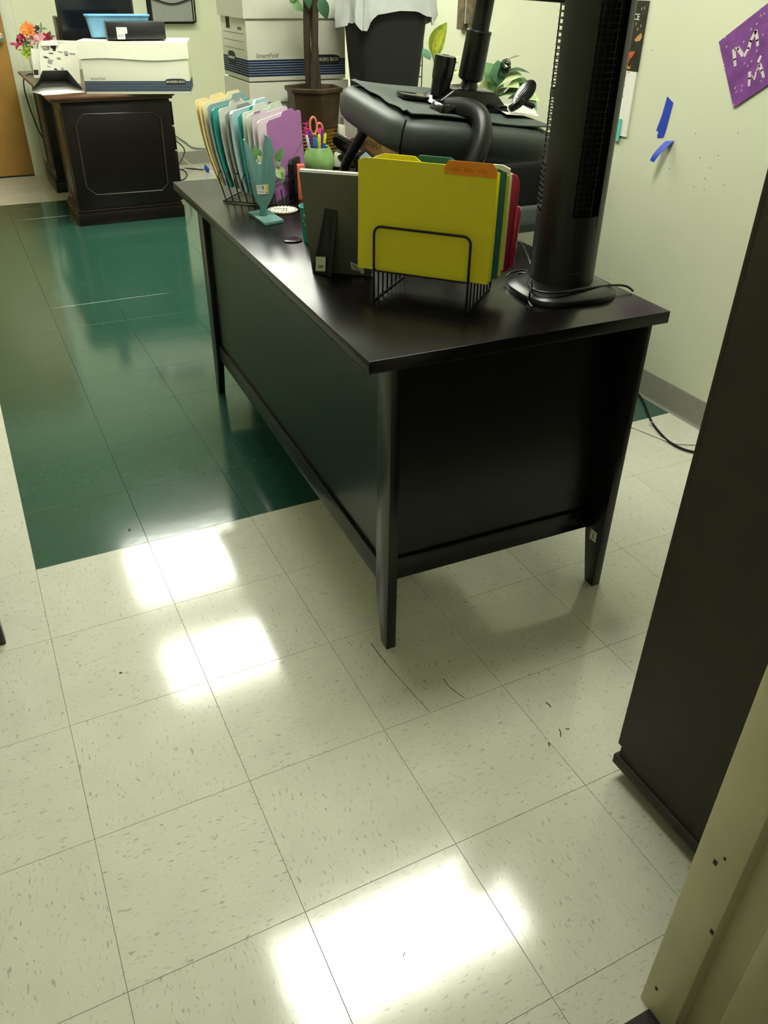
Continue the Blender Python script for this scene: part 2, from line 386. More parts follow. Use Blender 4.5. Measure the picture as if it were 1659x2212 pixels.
# far door, wood with knob, and its painted frame
m_oak = mat('oak_veneer', 'a9803f', .4, var=.1, vscale=6)
dr = struct(B().box((-.36, YF + .0, .012), (.605, YF + .045, 2.07)).obj('door_1', m_oak, bevel=.002))
kb = B(); kc = Vector((.565, YF, .95)); kM = Matrix.Rotation(math.pi / 2, 3, 'X')
kb.lathe([(.0, 0), (.032, 0), (.032, .006), (.014, .010), (.012, .03), (.026, .04), (.029, .052), (.022, .064), (0, .066)], kc, 20, M=kM)
kb.obj('knob', m_chrome, dr)
m_trimw = mat('trim_white', 'd6d8c4', .4, var=.02)
struct(B().prism([(.605, YF + .05, 0), (.605, YF - .006, 0), (.625, YF - .016, 0), (.685, YF - .016, 0), (.695, YF - .002, 0), (.695, YF + .05, 0)], (0, 0, 2.1)).obj('trim_1', m_trimw))
struct(B().box((-.40, YF - .016, 2.07), (.695, YF + .05, 2.14)).obj('trim_2', m_trimw, bevel=.003))

# ceiling troffers
m_lframe = mat('troffer_white', 'e8e8e0', .5)
m_diff = mat('diffuser', 'f4f4ea', .5, var=0, emis=(LAMP_COL, LAMP))
def troffer(x0, x1, y0, y1, label, mt=None):
    t = thing('ceiling_light', label, 'ceiling light', ((x0 + x1) / 2, (y0 + y1) / 2, ZC - .02), group='fluorescent ceiling troffers')
    # surface mounted wrap-round fitting: steel tray, end caps and a deep diffuser
    B().box((x0 - .015, y0 + .02, ZC - .022), (x1 + .015, y1 - .02, ZC)).obj('tray', m_lframe, t, world=True, bevel=.003)
    for xa_ in (x0 - .015, x1): B().box((xa_, y0 + .004, ZC - .086), (xa_ + .015, y1 - .004, ZC - .02)).obj('end_cap', m_lframe, t, world=True, bevel=.004)
    B().box((x0, y0, ZC - .085), (x1, y1, ZC - .022)).obj('diffuser', mt or m_diff, t, world=True, bevel=.02, seg=3)
troffer(.53, 1.73, -.37, .10, 'white fluorescent ceiling light above the black desk')
troffer(.53, 1.73, 1.90, 2.37, 'white fluorescent ceiling light between the two desks')
m_diff_fill = mat('fill_diffuser', 'f4f4ea', .5, var=0, emis=(LAMP_COL, 2.2))
troffer(.53, 1.73, 2.98, 3.60, 'white fluorescent ceiling light above the mahogany desk')
troffer(-.9, .3, -3.1, -2.7, 'added dim fill light in the unseen hall, brightening the door frame', m_diff_fill)  # unseen lamp, added so the door frame gets more light

# ================================================================== the black desk
H = .758
DO = Vector((.673, -.697, 0)); DA = math.radians(-1.75); DW, DL = .723, 1.70
desk = thing('writing_desk', 'large black-brown desk with tapered legs in the middle of the room', 'desk', DO, DA)
DM = WM[desk.name]
def D(x, y, z=0.0): return DM @ Vector((x, y, z))
top = B().box((0, 0, H - .027), (DW, DL, H)).obj('desk_top', m_desktop, desk, bevel=.0015)
def leg(x0, y0, sy):
    """board leg: 22 mm thick in x, 68 mm in y, tapering over the last 150 mm; sy = direction from the outer edge inwards"""
    y1 = y0 + sy * .068; yt = y0 + sy * .034; zt = .15
    b = B(); t = .024
    P = [(y0, 0), (yt, 0), (y1, zt), (y1, H - .027), (y0, H - .027)]
    b.prism([(x0, y, z) for y, z in P], (t, 0, 0)); return b.obj('leg', m_desk, desk, bevel=.0012)
LX0, LX1 = .052, DW - .062
LY0, LY1 = .006, DL - .10
leg(LX0, LY0, 1); rl = leg(LX1, LY0, 1); leg(LX0, LY1, -1); leg(LX1, LY1, -1)
zb, zr = .158, .218
# end panels with rail, long modesty panel with rail
for yy, s_ in ((LY0 + .060, 1), (LY1 - .060, -1)):
    B().box((LX0 + .012, min(yy, yy + s_ * .018), zb), (LX1 + .006, max(yy, yy + s_ * .018), zr)).obj('rail', m_desk, desk, bevel=.001)
    y2 = yy + s_ * .008; B().box((LX0 + .012, min(y2, y2 + s_ * .014), zr), (LX1 + .006, max(y2, y2 + s_ * .014), H - .027)).obj('end_panel', m_desk, desk)
B().box((LX0 + .008, LY0 + .068, zb), (LX0 + .024, LY1 - .068, zr)).obj('rail', m_desk, desk, bevel=.001)
B().box((LX0 + .016, LY0 + .068, zr), (LX0 + .030, LY1 - .068, H - .027)).obj('modesty_panel', m_desk, desk)
B().box((LX1 - .016, LY0 + .068, H - .10), (LX1, LY1 - .068, H - .027)).obj('apron', m_desk, desk, bevel=.001)
# small inventory sticker on the right leg, letter I
st = PX(1282, 1157, (DM @ Vector((LX1, LY0 + .03, .2))).x)
Ms = frame(st - Vector((.0006, 0, 0)), DM.to_3x3() @ Vector((0, -1, 0)), (0, 0, 1))
B().box((-.0125, -.0155, -.0002), (.0125, .0155, .0003), Ms).obj('sticker', m_label, rl, world=True, smooth=0)
text_b('I', .022, Ms @ Matrix.Translation((0, -.003, .0006))).obj('sticker_print', m_ink, rl, world=True, smooth=0)
B().box((-.007, .008, .0004), (.007, .0105, .0006), Ms).obj('sticker_print', mat('sticker_yellow', 'c8b030', .6), rl, world=True, smooth=0)
# cable grommet
g = PZ(632, 520, H); gb = B().lathe([(.026, 0), (.026, .0035), (.023, .005), (.018, .005), (0, .0045)], g, 28)
go = gb.obj('grommet', m_gloss_black, desk, world=True)
B().lathe([(.008, 0), (.008, .0004)], g + Vector((.012, .004, .0048)), 12, squash=.7).obj('grommet_hole', mat('hole', '020202', .9), go, world=True)

# ------------------------------------------------------------------ far wire sorter (A) and its folders
AU = Vector((.74, -.67, 0)).normalized(); AV = Vector((.67, .74, 0)).normalized(); UPV = Vector((0, 0, 1))
rack = thing('wire_file_sorter', 'black wire file sorter full of folders at far end of black desk', 'file sorter', PZ(482, 434, H))
R0 = PZ(482, 434, H + .003); RL_, RW_ = .205, .20
rb = B()
for k in (0, RW_): rb.tube([R0 + AV * k, R0 + AU * RL_ + AV * k], .0022, 6)
for k in (0, RL_): rb.tube([R0 + AU * k, R0 + AU * k + AV * RW_], .0022, 6)
rb.obj('base', m_wire, rack, world=True)
for i in range(9):
    s_ = .012 + i * (RL_ - .012) / 8; hgt = .085 - .003 * i; o0 = R0 + AU * s_; ln = -AU * .25 * hgt * (1 - i / 12)
    pts = [o0, o0 + ln + UPV * (hgt - .012), o0 + ln + UPV * hgt + AV * .012, o0 + ln + UPV * hgt + AV * (RW_ - .012), o0 + ln + UPV * (hgt - .012) + AV * RW_, o0 + AV * RW_]
    B().tube(pts, .0019, 6).obj('divider', m_wire, rack, world=True)
fa0 = PZ(483, 397, H + .046) - AV * .012 - AU * .006; fa1 = PZ(594, 438, H + .006)
FA = [  # t along the sorter, material, tab position 0..1 or None, lean, extra thickness, height, label
 (.00, m_cream, .0, .24, .0012, .232, 'cream manila folder, leftmost in the far wire sorter, tab at its near end'),
 (.035, m_cream, .33, .225, .0012, .238, 'cream manila folder second from left in the far wire sorter, middle tab'),
 (.07, mat('pale_manila', 'efe3b8', .7, var=.03), .66, .21, .0014, .238, 'pale yellow manila folder third in the far wire sorter, tab at far end'),
 (.15, mat('blue_grey_folder', '8fa5a8', .65), .66, .19, .0015, .236, 'blue-grey folder just behind the first teal folder in far wire sorter'),
 (.20, m_teal, None, .185, .004, .228, 'glossy teal folder near the cream ones in the far wire sorter'),
 (.30, m_whitefold, .33, .165, .002, .232, 'off-white folder with purple writing on its tab in the far wire sorter'),
 (.40, m_greyfold, .33, .15, .002, .226, 'grey folder in the middle of the far wire sorter'),
 (.47, m_ltblue, .66, .135, .009, .232, 'thick light blue folder stuffed with papers in the far wire sorter'),
 (.58, m_teal, .33, .11, .002, .230, 'second teal folder, behind the raised ornament, in the far wire sorter'),
 (.64, m_whitefold, .33, .10, .002, .236, 'pale grey folder with a far end tab in the far wire sorter'),
 (.71, mat('mint_folder', 'cfdccb', .65), .66, .09, .0016, .234, 'pale mint folder near the front of the far wire sorter'),
 (.79, m_lav, .0, .08, .002, .234, 'lavender folder with handwriting on its tab in the far wire sorter'),
 (.86, m_paper, None, .07, .004, .226, 'bundle of white papers just behind the purple folder'),
 (1.0, m_purple, .45, .055, .0018, .232, 'purple folder at the front of the far wire sorter')]
def folder(base, wdir, ldir, W_, Hh, tab, lean, th, mt, bend=.0, tabw=.30, tabh=.012):
    """folder standing on base (near bottom corner): width along wdir, leaning along ldir; tab on the top edge"""
    nu, nv = 18, 6; up = UPV
    def fn(u, v):
        hh = Hh
        if tab is not None:
            a = tab; b_ = tab + tabw
            if a <= u <= b_: hh = Hh + tabh
            elif a - .05 < u < a: hh = Hh + tabh * (u - a + .05) / .05
            elif b_ < u < b_ + .05: hh = Hh + tabh * (b_ + .05 - u) / .05
        c = .012
        if u < .03: hh -= c * (1 - u / .03) * .5
        if u > .97: hh -= c * (1 - (1 - u) / .03) * .5
        z = hh * v
        off = lean * z + bend * math.sin(v * math.pi) 
        return base + wdir * (u * W_) + up * (z * math.sqrt(max(0, 1 - lean * lean))) + ldir * off
    return B().sheet(fn, nu, nv, th)
for i, (t, mt, tab, lean, th, hh, lab) in enumerate(FA):
    base = fa0.lerp(fa1, t) + AV * (random.uniform(-.006, .006) if i < 13 else 0)
    b = folder(base, AV, -AU, .285, hh, tab, lean, th, mt, bend=.010 * (1 - t) + .002)
    o = anchored(b, 'file_folder' if 'papers just' not in lab else 'paper_bundle', mt, lab, 'folder' if 'papers just' not in lab else 'papers', 'folders in the far wire sorter')
    # handwriting on some tabs
    if 'writing' in lab:
        loc = Vector(o.location); wv = base + AV * ((tab + .13) * .285) + UPV * (hh + .004) - AU * (lean * hh) + AU * (th * .5 + .0007)
        wb = B()
        for k in range(5):
            q = wv + AV * (k * .009 - .018); wb.tube([q, q + AV * .003 + UPV * .007, q + AV * .006], .0006, 4)
        wo = wb.obj('handwriting', mat('purple_ink', '6a4a80', .7), o, world=True)

# ------------------------------------------------------------------ near wire sorter (B) and its folders
BD = Vector((.667, -.745, 0)).normalized(); BW = Vector((.745, .667, 0)).normalized()
B0 = PZ(807, 648, H + .003)
rackb = thing('wire_file_sorter', 'black wire file sorter holding yellow folders beside the tower fan', 'file sorter', B0)
WB, LB = .214, .19
rb = B()
for k in (0, WB): rb.tube([B0 + BD * k, B0 + BD * k + BW * LB], .0024, 6)
rb.obj('base', m_wire, rackb, world=True)
FZ = .066
rb = B()
for k in (.0, WB): rb.tube([B0 + BD * k + UPV * FZ, B0 + BD * k + BW * LB + UPV * FZ], .0022, 6)
for i in range(8): rb.tube([B0 + BW * (i * LB / 7) + UPV * FZ, B0 + BW * (i * LB / 7) + UPV * FZ + BD * WB], .0018, 6)
rb.obj('shelf', m_wire, rackb, world=True)
for i in range(8):
    o0 = B0 + BW * (i * LB / 7); hg = .160 if i in (0, 7) else .105; r = .016
    pts = [o0]
    for a in range(5):
        t = a / 4 * math.pi / 2; pts.append(o0 + UPV * (hg - r + r * math.sin(t)) + BD * (r - r * math.cos(t)))
    for a in range(5):
        t = math.pi / 2 - a / 4 * math.pi / 2; pts.append(o0 + UPV * (hg - r + r * math.sin(t)) + BD * (WB - r + r * math.cos(t)))
    pts.append(o0 + BD * WB)
    B().tube(pts, .0028 if i in (0, 7) else .002, 8).obj('divider', m_wire, rackb, world=True)
yb = PZ(773, 577, .826)
FB = [
 (.000, m_yellow, None, .296, .226, .002, 'wide mustard yellow folder at the front of the near wire sorter'),
 (.022, m_yellow2, .14, .296, .220, .002, 'bright yellow folder with a left tab behind the front yellow folder'),
 (.044, m_bluefold, .37, .304, .219, .004, 'blue-green folder with a middle tab in the near wire sorter'),
 (.066, m_yellow2, None, .306, .208, .0015, 'lime yellow folder peeking out behind the blue-green folder'),
 (.088, m_paper, None, .300, .218, .005, 'stack of white papers standing in the near wire sorter'),
 (.110, mat('cream_paper', 'd9d8bd', .7), None, .300, .204, .004, 'stack of cream papers next to the red clipboard')]
for off, mt, tab, W_, hh, th, lab in FB:
    b = folder(yb + BW * off, BD, BW, W_, hh, tab, .02, th, mt, bend=.002, tabw=.26)
    o = anchored(b, 'file_folder' if 'paper' not in lab else 'paper_stack', mt, lab, 'folder' if 'paper' not in lab else 'papers', 'folders in the near wire sorter')
    if 'front of the near' in lab:     # orange labelled tab strip along the top right of the front folder
        a = yb - BW * .0018 + UPV * .219 + BD * (.635 * W_)
        ob = B()
        P = [a + UPV * -.010, a + BD * .108 - UPV * .010, a + BD * .108 + UPV * .006, a + BD * .098 + UPV * .016, a + BD * .008 + UPV * .016, a + UPV * .002]
        ob.prism([q + BW * (.02 * .22) for q in P], BW * -.0012); oo = ob.obj('orange_tab', m_orange, o, world=True, smooth=0); oo['label'] = 'orange tab label with faint pencil writing'
        wb = B(); random.seed(3)
        for k in range(11):
            if k in (3, 7): continue
            q = a + BD * (.014 + k * .007) - UPV * .003 + BW * (.0044 - .0022); h_ = random.uniform(.006, .010)
            wb.tube([q, q + UPV * h_, q + BD * .004 + UPV * (h_ * .5), q + BD * .004], .0004, 4)
        wb.obj('handwriting', mat('pencil', 'a8640c', .7), o, world=True)
# red clipboard / tray, standing behind the papers
cb = thing('red_clipboard', 'red plastic clipboard standing at the back of the near wire sorter', 'clipboard', yb + BW * .150)
c0 = yb + BW * .132 + BD * .012; 
def cbp(u, v): return c0 + BD * u + UPV * v + BW * (.02 * v)
out = [(0, 0), (.288, 0), (.296, .006), (.300, .186), (.294, .200), (.280, .206), (.01, .206), (0, .21)]
B().prism([cbp(u, v - .01) for u, v in out], BW * .005).obj('board', m_red, cb, world=True, bevel=.001)
B().prism([cbp(.290, .0), cbp(.304, .0), cbp(.308, .12), cbp(.304, .13), cbp(.292, .13)], BW * .012).obj('clear_pocket', mat('red_clear_plastic', 'b01440', .12, coat=.5), cb, world=True, bevel=.002)

# ------------------------------------------------------------------ picture frame seen from behind
f0 = PZ(675, 584, H); f1 = PZ(797, 596, H); fx = (f1 - f0).normalized(); fw = .152
fn_ = Vector((-fx.y, fx.x, 0)); fn_ = fn_ if fn_.y > 0 else -fn_
fup = (UPV - fn_ * .26).normalized(); fM = frame(f0 + Vector((0, 0, .0016)), fx, fup)
fr = thing('picture_frame', 'picture frame seen from its grey back with black easel leg', 'picture frame', M=fM)
B().box((0, 0, -.004), (fw, .246, .004)).obj('backing', m_greyback, fr, bevel=.001)
B().box((-.001, .008, -.012), (fw + .001, .247, -.004)).obj('frame', mat('pale_frame', 'b8b8a8', .5), fr, bevel=.001)
zs = 1 if (fM.to_3x3() @ Vector((0, 0, 1))).y < 0 else -1
s0 = PZ(676, 588, H + .0005); s1 = PZ(716, 599, H + .0005); 
t0 = fM @ Vector((.052, .165, .005 * zs)); t1 = fM @ Vector((.082, .162, .005 * zs))
tk = Vector((fn_.x, fn_.y, 0)) * .004
B().hexa([s0, s1, s1 + tk, s0 + tk], [t0, t1, t1 + tk, t0 + tk]).obj('easel_leg', mat('black_easel', '0b0b0a', .6), fr, world=True)
def label_on(parent, quad, mt, nm='price_label', off=.0006):
    a, b, c, d = [Vector(q) for q in quad]; n = (b - a).cross(d - a).normalized()
    if n.dot(CC - a) < 0: n = -n
    bb = B().prism([q + n * off for q in (a, b, c, d)], n * .0003); o = bb.obj(nm, mt, parent, world=True, smooth=0)
    return o, [q + n * (off + .0005) for q in (a, b, c, d)]
ln = ((s1 - s0).cross(t0 - s0)).normalized()
q = [PN(px, py, s0, ln) for px, py in ((682, 585), (703, 586), (704, 555), (683, 554))]
lo_, qq = label_on(fr, q, m_label)
bc = B()
for k in range(9):
    u0 = .2 + k * .068; a = qq[0].lerp(qq[1], u0); w_ = (qq[1] - qq[0]) * random.choice((.02, .035, .05)); u_ = (qq[3] - qq[0])
    bc.add([a + u_ * .22, a + w_ + u_ * .22, a + w_ + u_ * .42, a + u_ * .42], [(0, 1, 2, 3)])
bc.obj('barcode', m_ink, lo_, world=True, smooth=0)
fo = fM @ Vector((0, 0, .0045 * zs)); fn2 = (fM.to_3x3() @ Vector((0, 0, 1)))
q = [PN(px, py, fo, fn2) for px, py in ((759, 580), (786, 592), (786, 577), (757, 565))]
lo_, qq = label_on(fr, q, m_label)
bc = B()
for v0, v1, ua, ub in ((.62, .72, .12, .7), (.4, .46, .15, .6), (.28, .33, .15, .8), (.08, .2, .35, .75)):
    L0, L1 = qq[0].lerp(qq[3], v0), qq[1].lerp(qq[2], v0); L2, L3 = qq[0].lerp(qq[3], v1), qq[1].lerp(qq[2], v1)
    bc.add([L0.lerp(L1, ua), L0.lerp(L1, ub), L2.lerp(L3, ub), L2.lerp(L3, ua)], [(0, 1, 2, 3)])
bc.obj('label_print', m_ink, lo_, world=True, smooth=0)

# ------------------------------------------------------------------ teal wooden cut-out ornament
hb = [PZ(537, 464, H), PZ(572, 489, H), PZ(613, 481, H)]; hb.append(hb[0] + hb[2] - hb[1])
hc = (hb[0] + hb[2]) / 2
orn = thing('wooden_ornament', 'teal wooden cut-out ornament with a price sticker on rectangular foot', 'ornament', hc)
B().prism(hb, (0, 0, .009)).obj('foot', m_tealwood, orn, world=True, bevel=.0012)
hd = Vector((CC.x - hc.x, CC.y - hc.y, 0)).normalized(); hn = Matrix.Rotation(math.radians(14), 3, 'Z') @ hd
outl = [(593, 1172), (590, 1110), (555, 1060), (530, 1000), (515, 930), (505, 850), (490, 800), (470, 730), (455, 640), (445, 560), (440, 508), (452, 500), (490, 560), (530, 640), (545, 690), (575, 722), (598, 716), (613, 690), (618, 640), (620, 590), (625, 540), (640, 500), (630, 465), (655, 468), (682, 490), (697, 530), (702, 570), (715, 602), (710, 640), (702, 680), (712, 730), (726, 780), (729, 850), (726, 920), (716, 980), (692, 1040), (664, 1090), (650, 1130), (650, 1175)]
hp = [PN(420 + a / 4.1475, 180 + b / 4.1475, hc + hn * .006, hn) for a, b in outl]
for k in (0, -1): hp[k].z = H + .008
ob = B().prism(hp, hn * -.012).obj('cutout', m_tealwood, orn, world=True, bevel=.0012, smooth=40)
pn = hc + hn * .006
q = [PN(px, py, pn, hn) for px, py in ((556, 420), (580, 419), (579, 398), (553, 400))]
lo_, qq = label_on(orn, q, m_label, 'price_sticker')
sb = B()
L0, L1 = qq[0].lerp(qq[1], .76), qq[3].lerp(qq[2], .76); L2, L3 = qq[0].lerp(qq[1], .97), qq[3].lerp(qq[2], .97)
sb.add([L0.lerp(L1, .3), L2.lerp(L3, .3), L2.lerp(L3, .97), L0.lerp(L1, .97)], [(0, 1, 2, 3)]); sb.obj('sticker_colour', mat('price_yellow', 'c4c41c', .6), lo_, world=True, smooth=0)
sb = B()
for v0, v1, ua, ub in ((.8, .85, .05, .4), (.62, .66, .05, .35), (.5, .9, .45, .62), (.3, .34, .05, .6), (.18, .21, .05, .65), (.05, .24, .78, .96)):
    L0, L1, L2, L3 = qq[0].lerp(qq[3], v0), qq[1].lerp(qq[2], v0), qq[0].lerp(qq[3], v1), qq[1].lerp(qq[2], v1)
    sb.add([L0.lerp(L1, ua), L0.lerp(L1, ub), L2.lerp(L3, ub), L2.lerp(L3, ua)], [(0, 1, 2, 3)])
sb.obj('sticker_print', m_grey_print, lo_, world=True, smooth=0)

# ------------------------------------------------------------------ leaves
def leaf(b, base, tip, width, normal, bend=.0, fold=.12, nu=8):
    base, tip = Vector(base), Vector(tip); ax = tip - base; Ln = ax.length; ax.normalize()
    sd = ax.cross(Vector(normal)).normalized(); nn = sd.cross(ax).normalized()
    def fn(u, v):
        w = width * (math.sin(math.pi * min(1, u ** .75)) ** .85) * .5; t = v * 2 - 1
        return base + ax * (u * Ln) + sd * (t * w) + nn * (bend * math.sin(u * math.pi) * Ln + abs(t) * w * fold)
    return b.sheet(fn, nu, 4, .0008)
# small trailing plant behind the ornament
pc = PZ(573, 446, H)
pp = thing('potted_vine', 'small trailing green vine behind the teal ornament', 'plant', pc)
B().lathe([(.022, 0), (.028, .05), (.030, .052), (.026, .05), (.0, .046)], pc, 20).obj('pot', mat('dark_ceramic', '1c1a1e', .4), pp, world=True)
def at_pn(px, py): return PN(px, py, pc, hn)
for (a, c_, w, mt) in (((560, 345), (549, 314), .028, m_leaf), ((566, 352), (557, 330), .02, m_leaf_pale), ((597, 345), (612, 320), .026, m_leaf), ((594, 352), (606, 345), .03, m_leaf), ((597, 362), (615, 387), .034, m_leaf_pale), ((600, 365), (612, 402), .02, m_leaf)):
    b = B(); leaf(b, at_pn(*a), at_pn(*c_), w, hn + UPV * .3, .05); b.obj('leaf', mt, pp, world=True)
for pts in (((572, 430), (580, 370), (566, 352), (560, 345)), ((578, 430), (600, 380), (597, 345)), ((577, 430), (592, 375), (597, 362)), ((580, 432), (605, 380), (640, 330), (655, 300))):
    B().tube(smooth_path([at_pn(*q) for q in pts], 4), .0011, 5).obj('stem', m_stem, pp, world=True)

# ------------------------------------------------------------------ small things on the desk
b0, b1 = PZ(615, 431, H), PZ(636, 418, H)
bt0 = PN(611, 346, b0, Vector((0, 1, 0))); hh = bt0.z - H; b0 = b0 + AU * .016; b1 = b1 + AU * .016
bn = (b1 - b0).cross(UPV).normalized()
bk = B().prism([b0, b1, b1 + UPV * (hh - .004) - bn * .0, b1.lerp(b0, .12) + UPV * hh, b0.lerp(b1, .15) + UPV * hh, b0 + UPV * (hh - .01)], bn * .010)
anchored(bk, 'desk_stand', m_black, 'thin upright black stand in front of the purple folder', 'stand', bevel=.001)
c0_, c1_ = PZ(645, 432, H), PZ(660, 431, H)
ct = PN(650, 357, c0_, Vector((0, 1, 0))).z - H
cbx = B().prism([c0_, c1_, c1_ + UPV * ct, c0_ + UPV * ct], Vector((.01, .03, 0)))
anchored(cbx, 'coral_box', mat('coral_card', 'e4714f', .55), 'narrow upright coral orange box between purple folder and picture frame', 'box', bevel=.001)
tq = PZ(668, 430, H)
td = thing('tape_dispenser', 'teal curved tape dispenser behind the grey picture frame', 'tape dispenser', tq)
tp = [PN(a, b, tq, Vector((0, 1, 0))) for a, b in ((655, 378), (658, 367), (663, 370), (672, 377), (683, 381), (700, 384), (700, 430), (660, 430))]
B().prism(tp, Vector((.004, .02, 0))).obj('body', mat('teal_plastic', '3fae9f', .35), td, world=True, bevel=.002)
# turquoise painted pot with a sprout
cc = PZ(677, 520, H) ; cp = thing('sprout_pot', 'turquoise painted pot with a green sprout beside the picture frame', 'plant', cc)
B().lathe([(.027, 0), (.034, .088), (.0365, .092), (.033, .092), (.030, .08), (.0, .078)], cc, 28).obj('pot', mat('turquoise_paint', '2f9a90', .4, var=.12), cp, world=True)
B().lathe([(.029, .0), (.029, .0012)], cc + Vector((0, 0, .080)), 20).obj('soil', m_soil, cp, world=True)
md = (CC - cc); md.z = 0; md.normalize(); sdx = Vector((-md.y, md.x, 0))
def on_pot(ang, z):  # point on the pot wall, ang from the camera side
    r = .027 + .007 * z / .088 + .0006; v = Matrix.Rotation(ang, 3, 'Z') @ md; return cc + v * r + UPV * z
mk = mat('dark_brush_mark', '4a3a3a', .7); mk2 = mat('light_brush_mark', '8fc9b4', .6)
for ang, za, zb_, mt in ((-.35, .075, .02, mk), (-.75, .075, .07, mk2), (-.62, .072, .055, mk2), (-.9, .06, .056, mk2), (-.75, .05, .045, mk2), (-.6, .045, .043, mk), (.3, .07, .025, mk)):
    B().tube([on_pot(ang, za), on_pot(ang + .02, (za + zb_) / 2), on_pot(ang + .05, zb_)], .0014, 5).obj('brush_mark', mt, cp, world=True)
for d_, l_, mt in (((-.9, .2), .05, m_leaf), ((-.5, .5), .045, m_leaf_pale), ((-.1, -.4), .035, m_leaf), ((-.7, -.2), .045, m_leaf_pale), ((.4, .2), .04, m_leaf)):
    b = B(); v = Vector((d_[0], d_[1], 1.1)).normalized(); leaf(b, cc + UPV * .08 + Vector((d_[0], d_[1], 0)) * .006, cc + UPV * .08 + v * l_, .016, Vector((-d_[0], -d_[1], .4)), .1); b.obj('leaf', mt, cp, world=True)
B().lathe([(0, -.004), (.004, 0), (0, .004)], cc + Vector((-.006, -.014, .083)), 8).obj('pebble', m_paper, cp, world=True)
# pen lying behind the pot
pa, pb_ = PZ(636, 443, H + .005), PZ(655, 458, H + .005)
pen = B().tube([pa, pa.lerp(pb_, .06), pb_], .005, 8, radii=[.003, .005, .005])
anchored(pen, 'marker_pen', m_gloss_black, 'black marker lying on the desk behind the turquoise pot', 'pen')
# coaster with scribbled print
co = (PZ(584, 456, H) + PZ(638, 455, H)) / 2
cs = thing('round_coaster', 'round white coaster with black lettering and gold rim by the teal ornament', 'coaster', co)
B().lathe([(.046, 0), (.047, .002), (.0465, .004), (.046, .0042)], co, 40).obj('rim', mat('brass_rim', '8a7440', .4, metal=.6), cs, world=True)
B().lathe([(.0455, 0), (.0455, .0008), (0, .0008)], co + UPV * .0038, 40).obj('face', m_paper, cs, world=True)
cb_ = B()
for k in range(22):
    a = 2 * math.pi * k / 22; c_ = co + Vector((math.cos(a), math.sin(a), 0)) * .040 + UPV * .0049
    d_ = Vector((math.cos(a + 1.2), math.sin(a + 1.2), 0)) * .0032; cb_.tube([c_ - d_, c_ + d_], .0009, 5)
rx, ry = Vector((CR.x, CR.y, 0)).normalized(), Vector((CF.x, CF.y, 0)).normalized()
def stroke(pts):
    cb_.tube([co + rx * (u * .011) + ry * (v * .02) + UPV * .0049 for u, v in pts], .0007, 5)
stroke([(-2.6, .6), (-2.3, -.1), (-2.0, .5), (-1.7, -.1), (-1.4, .7)]); stroke([(-1.1, 0), (-1.1, .45)]); stroke([(-.8, 0), (-.8, .5), (-.4, .3), (-.4, 0)])
stroke([(.1, .25), (.45, .3), (.25, .5), (0, .2), (.4, 0)]); stroke([(1.2, .5), (.8, .4), (1.1, .2), (.7, 0)])
stroke([(-.2, -1), (-.1, -.5), (.2, -.8), (.5, -.5), (.6, -1)]); stroke([(1.0, -.8), (1.4, -.7), (1.2, -.5), (.95, -.8), (1.4, -1)])
cb_.obj('lettering', m_ink, cs, world=True)

# ------------------------------------------------------------------ pen vase
vc = PZ(690, 380, H); vc.z = H
vs_ = thing('pen_vase', 'round mottled green vase holding pens', 'vase', vc)
VH = .098
B().lathe([(.030, 0), (.044, .012), (.055, .04), (.056, .055), (.050, .078), (.041, .093), (.0385, VH), (.036, VH - .002), (.044, .075), (.045, .05), (.03, .012), (0, .008)], vc, 36).obj('body', mat('mottled_green_glaze', '8db86c', .35, var=.28, vscale=14), vs_, world=True)
def stick(name, px, pybot, pytop, r, mt, label, capmt=None, dx=0, dep=0.0):
    pt = PY(px, pytop, vc.y + dep); pbx = PY(px + dx, pybot, vc.y + dep); pbot = Vector((vc.x + (pbx.x - vc.x) * .5, vc.y + dep * .6, H + .02))
    t = thing(name, label, 'pen', pbot)
    L_ = pt - pbot; B().tube([pbot, pbot + L_ * .80, pbot + L_ * .801], r * .85, 10).obj('barrel', mt, t, world=True)
    B().tube([pbot + L_ * .72, pbot + L_ * .96, pt], r, 10, radii=[r, r, r * .5]).obj('cap', capmt or mt, t, world=True)
my = mat('highlighter_yellow', 'd8e01c', .35); mb = mat('marker_blue', '1f6cc4', .35); mp = mat('pen_purple', '5a2f9c', .35); mpk = mat('hot_pink', 'e0379a', .4); mwh = mat('pen_white', 'd8d4e0', .35)
stick('pen', 662, 318, 292, .005, mwh, 'white capped pen at the left of the green vase', dep=-.01)
stick('pen', 670, 318, 282, .0045, mp, 'purple pen at the left of the green vase', dep=-.005)
stick('highlighter', 681, 318, 297, .006, mb, 'blue and yellow highlighter in the green vase', capmt=mb, dep=-.02)
stick('highlighter', 679, 315, 294, .005, my, 'yellow marker behind the blue highlighter in the vase', dep=.012)
stick('highlighter', 689, 318, 290, .006, my, 'bright yellow highlighter at front of the green vase', dep=-.022)
stick('pen', 696, 315, 279, .0045, mp, 'purple pen at the right of the green vase', dep=.0)
stick('highlighter', 703, 312, 287, .005, mb, 'blue highlighter with a yellow cap at right of the vase', capmt=my, dx=-4, dep=.005)
stick('pen', 691, 315, 276, .0055, mpk, 'hot pink marker beside the scissors in the vase', dep=.004)
